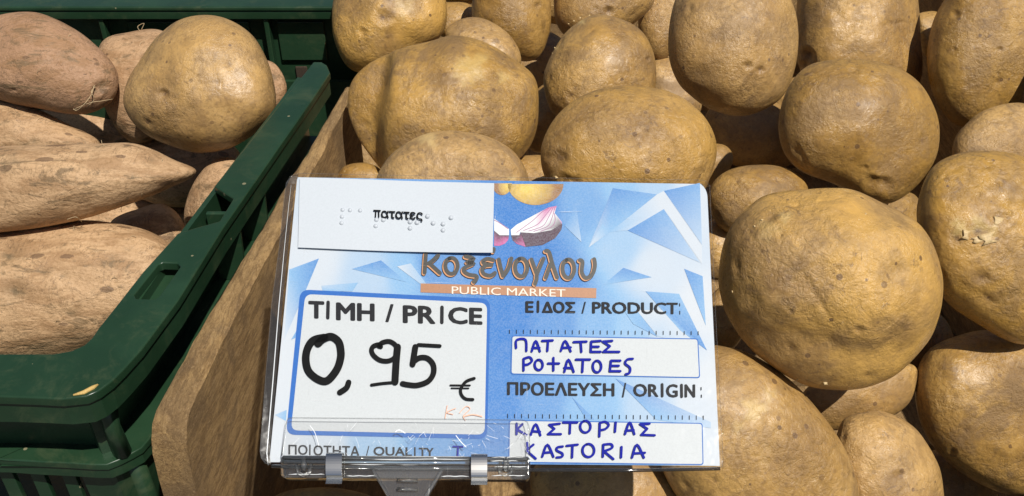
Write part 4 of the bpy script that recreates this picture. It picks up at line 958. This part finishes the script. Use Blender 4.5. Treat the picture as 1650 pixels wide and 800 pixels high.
for (x, y) in [(395,210),(430,212),(478,213),(392,243),(390,273),(555,257),(588,258),(552,287),(715,267),(748,270),(715,297),(798,240),(825,273),(872,277),(872,307),(910,247)]:
    u, v = 420 + x / 2.9625, 270 + y / 2.9625; r_ = 0.00095; cb = cp(u, v, .00142)
    e1 = cp(u + 1, v, 0) - cp(u, v, 0); e1 /= np.linalg.norm(e1); e2 = np.cross(CN, e1)
    rings = [[bm.verts.new(cb + (e1 * math.cos(a) + e2 * math.sin(a)) * r_ * math.cos(b) + CN * r_ * .75 * math.sin(b)) for a in np.linspace(0, 2 * math.pi, 9)[:-1]] for b in (0, .5, 1.05)]
    top = bm.verts.new(cb + CN * r_ * .75)
    for k_ in range(2):
        for i in range(8): bm.faces.new((rings[k_][i], rings[k_][(i + 1) % 8], rings[k_ + 1][(i + 1) % 8], rings[k_ + 1][i]))
    for i in range(8): bm.faces.new((rings[2][i], rings[2][(i + 1) % 8], top))
frombm('braille_dots', bm, M['braille'], card, True)
# clear sleeve: front and back film, welded edge down the left, bright bead all round
slv = [(477,283),(1142,294),(1163.5,757),(436,750)]
def sleeve_outline():
    o = [(484,283),(472,286),(463,298),(459,330),(452,400),(440,490),(430,610),(421,728),(423,740),(430,748),(438,750)]
    return o
so_ = sleeve_outline()
full = so_[::-1] + [(800,289),(1128,293.5),(1137,296),(1142,303),(1152,520),(1163.5,745),(1162,753),(1154,757),(800,757)]
mk('sleeve_film', [cp(*p, .00062) for p in full], [tuple(range(len(full)))], M['sleeve'], card)
mk('sleeve_film', [cp(*p, -.0012) for p in full], [tuple(range(len(full)))], M['sleeve'], card)
paper_l = [(481,286),(476,300),(469,360),(462,430),(455,500),(446,610),(435,735),(437,744)]
band = so_[:10] ; nb = 10
pl = [np.array(paper_l[min(int(i * 7 / 9), 7)], float) for i in range(10)]
pl = [np.array([np.interp(p[1], [q[1] for q in paper_l], [q[0] for q in paper_l]), p[1]]) for p in band]
bm = bmesh.new(); A = [bm.verts.new(cp(*p, .0014)) for p in band]; B = [bm.verts.new(cp(p[0], p[1], .0007)) for p in pl]
for i in range(nb - 1): bm.faces.new((A[i], A[i + 1], B[i + 1], B[i]))
frombm('sleeve_seam', bm, M['seam'], card)
def dense(l):
    o = []
    for i, p in enumerate(l):
        a = np.array(p, float); b = np.array(l[(i + 1) % len(l)], float); n = max(1, int(np.hypot(*(b - a)) / 40))
        o += [a + (b - a) * k_ / n for k_ in range(n)]
    return o + [np.array(l[0], float)]
bm = bmesh.new(); tube(bm, [cp(*p, .0018) for p in dense(full)], .00010, 5); frombm('sleeve_bead', bm, M['clear'], card, True)
bm = bmesh.new(); tube(bm, [cp(p[0] - 7 + 4 * (i / 9), p[1] + 3, .0016) for i, p in enumerate(pl)][2:], [.00004, .00007, .0001, .00015, .0002, .0002, .00015, .00004], 5); frombm('sleeve_glint', bm, M['edge'], card, True)  # bright tube painting a highlight line along the seam
bm = bmesh.new(); tube(bm, [cp(*p, .0022) for p in [(440,753),(620,757.5),(858,759.5),(1000,760),(1158,757)]], .0006, 6); frombm('sleeve_fold', bm, M['seam'], card, True)

# ============================================================ CLEAR SIGN CLIP
clip = empty('sign_clip', cp(655, 775), 'clear plastic sign clip with two steel springs gripping the card bottom', 'clip')
def cplate(name, pts, o0, o1, mat, r, bev=.0003):
    o = plate(name, pts, o0, o1, mat, clip, r); bevel(o, bev, 2, 40); return o
cplate('front_flap', [(466,677),(850,681),(852,742),(458,740)], .0034, .0046, M['flap'], 9)
bm = bmesh.new(); tube(bm, [cp(*p, .0047) for p in [(459,738),(463,700),(465.5,684),(469,679),(476,677.5),(660,679),(842,681),(849,684),(852,692),(853.5,738)]], .00017, 5); frombm('flap_edge', bm, M['clear'], clip, True)
rs = random.Random(5); sc_ = []
for k_ in range(55):
    u = min(845, max(470, rs.gauss(680, 95))); v = min(733, max(682, rs.gauss(712, 13))); a = rs.choice([.9, 1.2, 2.2, .4, -.6]) + rs.uniform(-.3, .3); l = rs.uniform(3, 15) * (1 if rs.random() < .8 else 1.8)
    sc_.append(([(u, v), (u + l * .5 * math.cos(a) + rs.uniform(-.6, .6), v + l * .5 * math.sin(a)), (u + l * math.cos(a), min(735, v + l * math.sin(a)))], rs.uniform(.2, .45)))
sc_ += [([(504,690),(512,702),(518,722)], .9), ([(736,706),(744,716),(752,724)], 1.1), ([(640,700),(646,697),(655,702)], 1.4)]
strokes('scratches', sc_, M['scratch'], .0048, parent=clip)
for (v0, u0, u1, off_) in ((739.5,470,530,.0057), (739.8,562,758,.0057), (744.5,600,755,.0060), (752.5,566,700,.0058), (768,470,528,.0055), (770.5,562,610,.0055), (771,712,757,.0055), (741,792,848,.0058), (747,790,835,.006), (756,796,850,.0057), (770,792,846,.0055)):  # thin bright lines that paint glints onto the jaw bar
    bm = bmesh.new(); tube(bm, [cp(u, v0 + .4 * math.sin(u * .31), off_) for u in np.linspace(u0, u1, 10)], [.00003] + [.00012 + .0001 * rs.random() for _ in range(8)] + [.00003], 5); frombm('painted_glint', bm, M['edge'], clip, True)
cplate('jaw_bar', [(457,737),(854,739),(854,776),(457,773)], -.003, .0052, M['clear'], 8, .0008)
for (v0, r0) in ((741, .0007), (748, .0009), (757, .0006)):
    bm = bmesh.new(); tube(bm, [cp(462, v0, .0054), cp(650, v0 + 1.5, .0056), cp(850, v0 + 2, .0054)], r0, 8); frombm('hinge_rod', bm, M['clear'], clip, True)
for u in (495, 815):
    bm = bmesh.new(); tube(bm, [cp(u, 742, .006), cp(u + 1, 752, .0066), cp(u, 764, .0062)], [.0006, .0012, .0007], 8); frombm('hinge_peg', bm, M['clear'], clip, True)
    bm = bmesh.new(); tube(bm, [cp(u - 12, 752, .0058), cp(u - 9, 766, .006), cp(u, 770, .006), cp(u + 9, 766, .006), cp(u + 12, 752, .0058)], .0006, 7); frombm('hinge_peg', bm, M['clear'], clip, True)
for (x0, x1, yt, yb) in ((531.5, 557, 733, 784.5), (760.5, 786, 735, 786)):
    # bent steel strip: over the top, down the front with a slight belly, and turned under
    prof = [(yt + 3, .0030), (yt, .0048), (yt + 2.5, .0070), (yt + 9, .0078), (yt + 24, .0082), (yt + 38, .0078), (yt + 42, .0068), (yt + 46, .0072), (yb, .0082)]
    prof = catmull(prof, 4); n = len(prof); v = []
    for lay in (0, -.0005):
        for (yy, of) in prof: v += [cp(x0, yy, of + lay), cp(x1, yy, of + lay)]
    f = []
    for i in range(n - 1):
        a = 2 * i; f += [(a, a + 1, a + 3, a + 2), (a + 2 * n, a + 2 * n + 2, a + 2 * n + 3, a + 2 * n + 1), (a, a + 2, a + 2 + 2 * n, a + 2 * n), (a + 1, a + 1 + 2 * n, a + 3 + 2 * n, a + 3)]
    f += [(0, 2 * n, 2 * n + 1, 1), (2 * n - 2, 2 * n - 1, 4 * n - 1, 4 * n - 2)]
    bm = bmesh.new(); w = [bm.verts.new(p) for p in v]
    for q_ in f: bm.faces.new([w[k_] for k_ in q_])
    o = frombm('steel_spring', bm, M['steel'], clip)
    e = o.modifiers.new('b', 'BEVEL'); e.width = .0001; e.limit_method = 'ANGLE'
# tapering stem with stiffening edges and grip bars
bm = bmesh.new(); prism(bm, [cp(p[0], p[1], .0030) for p in [(603,757),(716,758),(668,850),(650,850)]], CN * .0012); frombm('stem', bm, M['clear'], clip)
for e in ([(603,758),(655,845)], [(716,758),(663,845)]):
    bm = bmesh.new(); d_ = np.array(e[1], float) - e[0]; n_ = np.array([-d_[1], d_[0]]) / np.hypot(*d_) * 4
    prism(bm, [cp(e[0][0] - n_[0], e[0][1], .0030), cp(e[0][0] + n_[0], e[0][1], .0030), cp(e[1][0] + n_[0], e[1][1], .0030), cp(e[1][0] - n_[0], e[1][1], .0030)], CN * .0030); bevel(frombm('stem_edge', bm, M['clear'], clip), .0004)
for v0 in (777, 791):
    bm = bmesh.new(); tube(bm, [cp(643, v0, .0046), cp(658, v0, .0052), cp(675, v0 + .5, .0046)], .0007, 8); frombm('grip_bar', bm, M['clear'], clip, True)
print('built', len(bpy.data.objects))
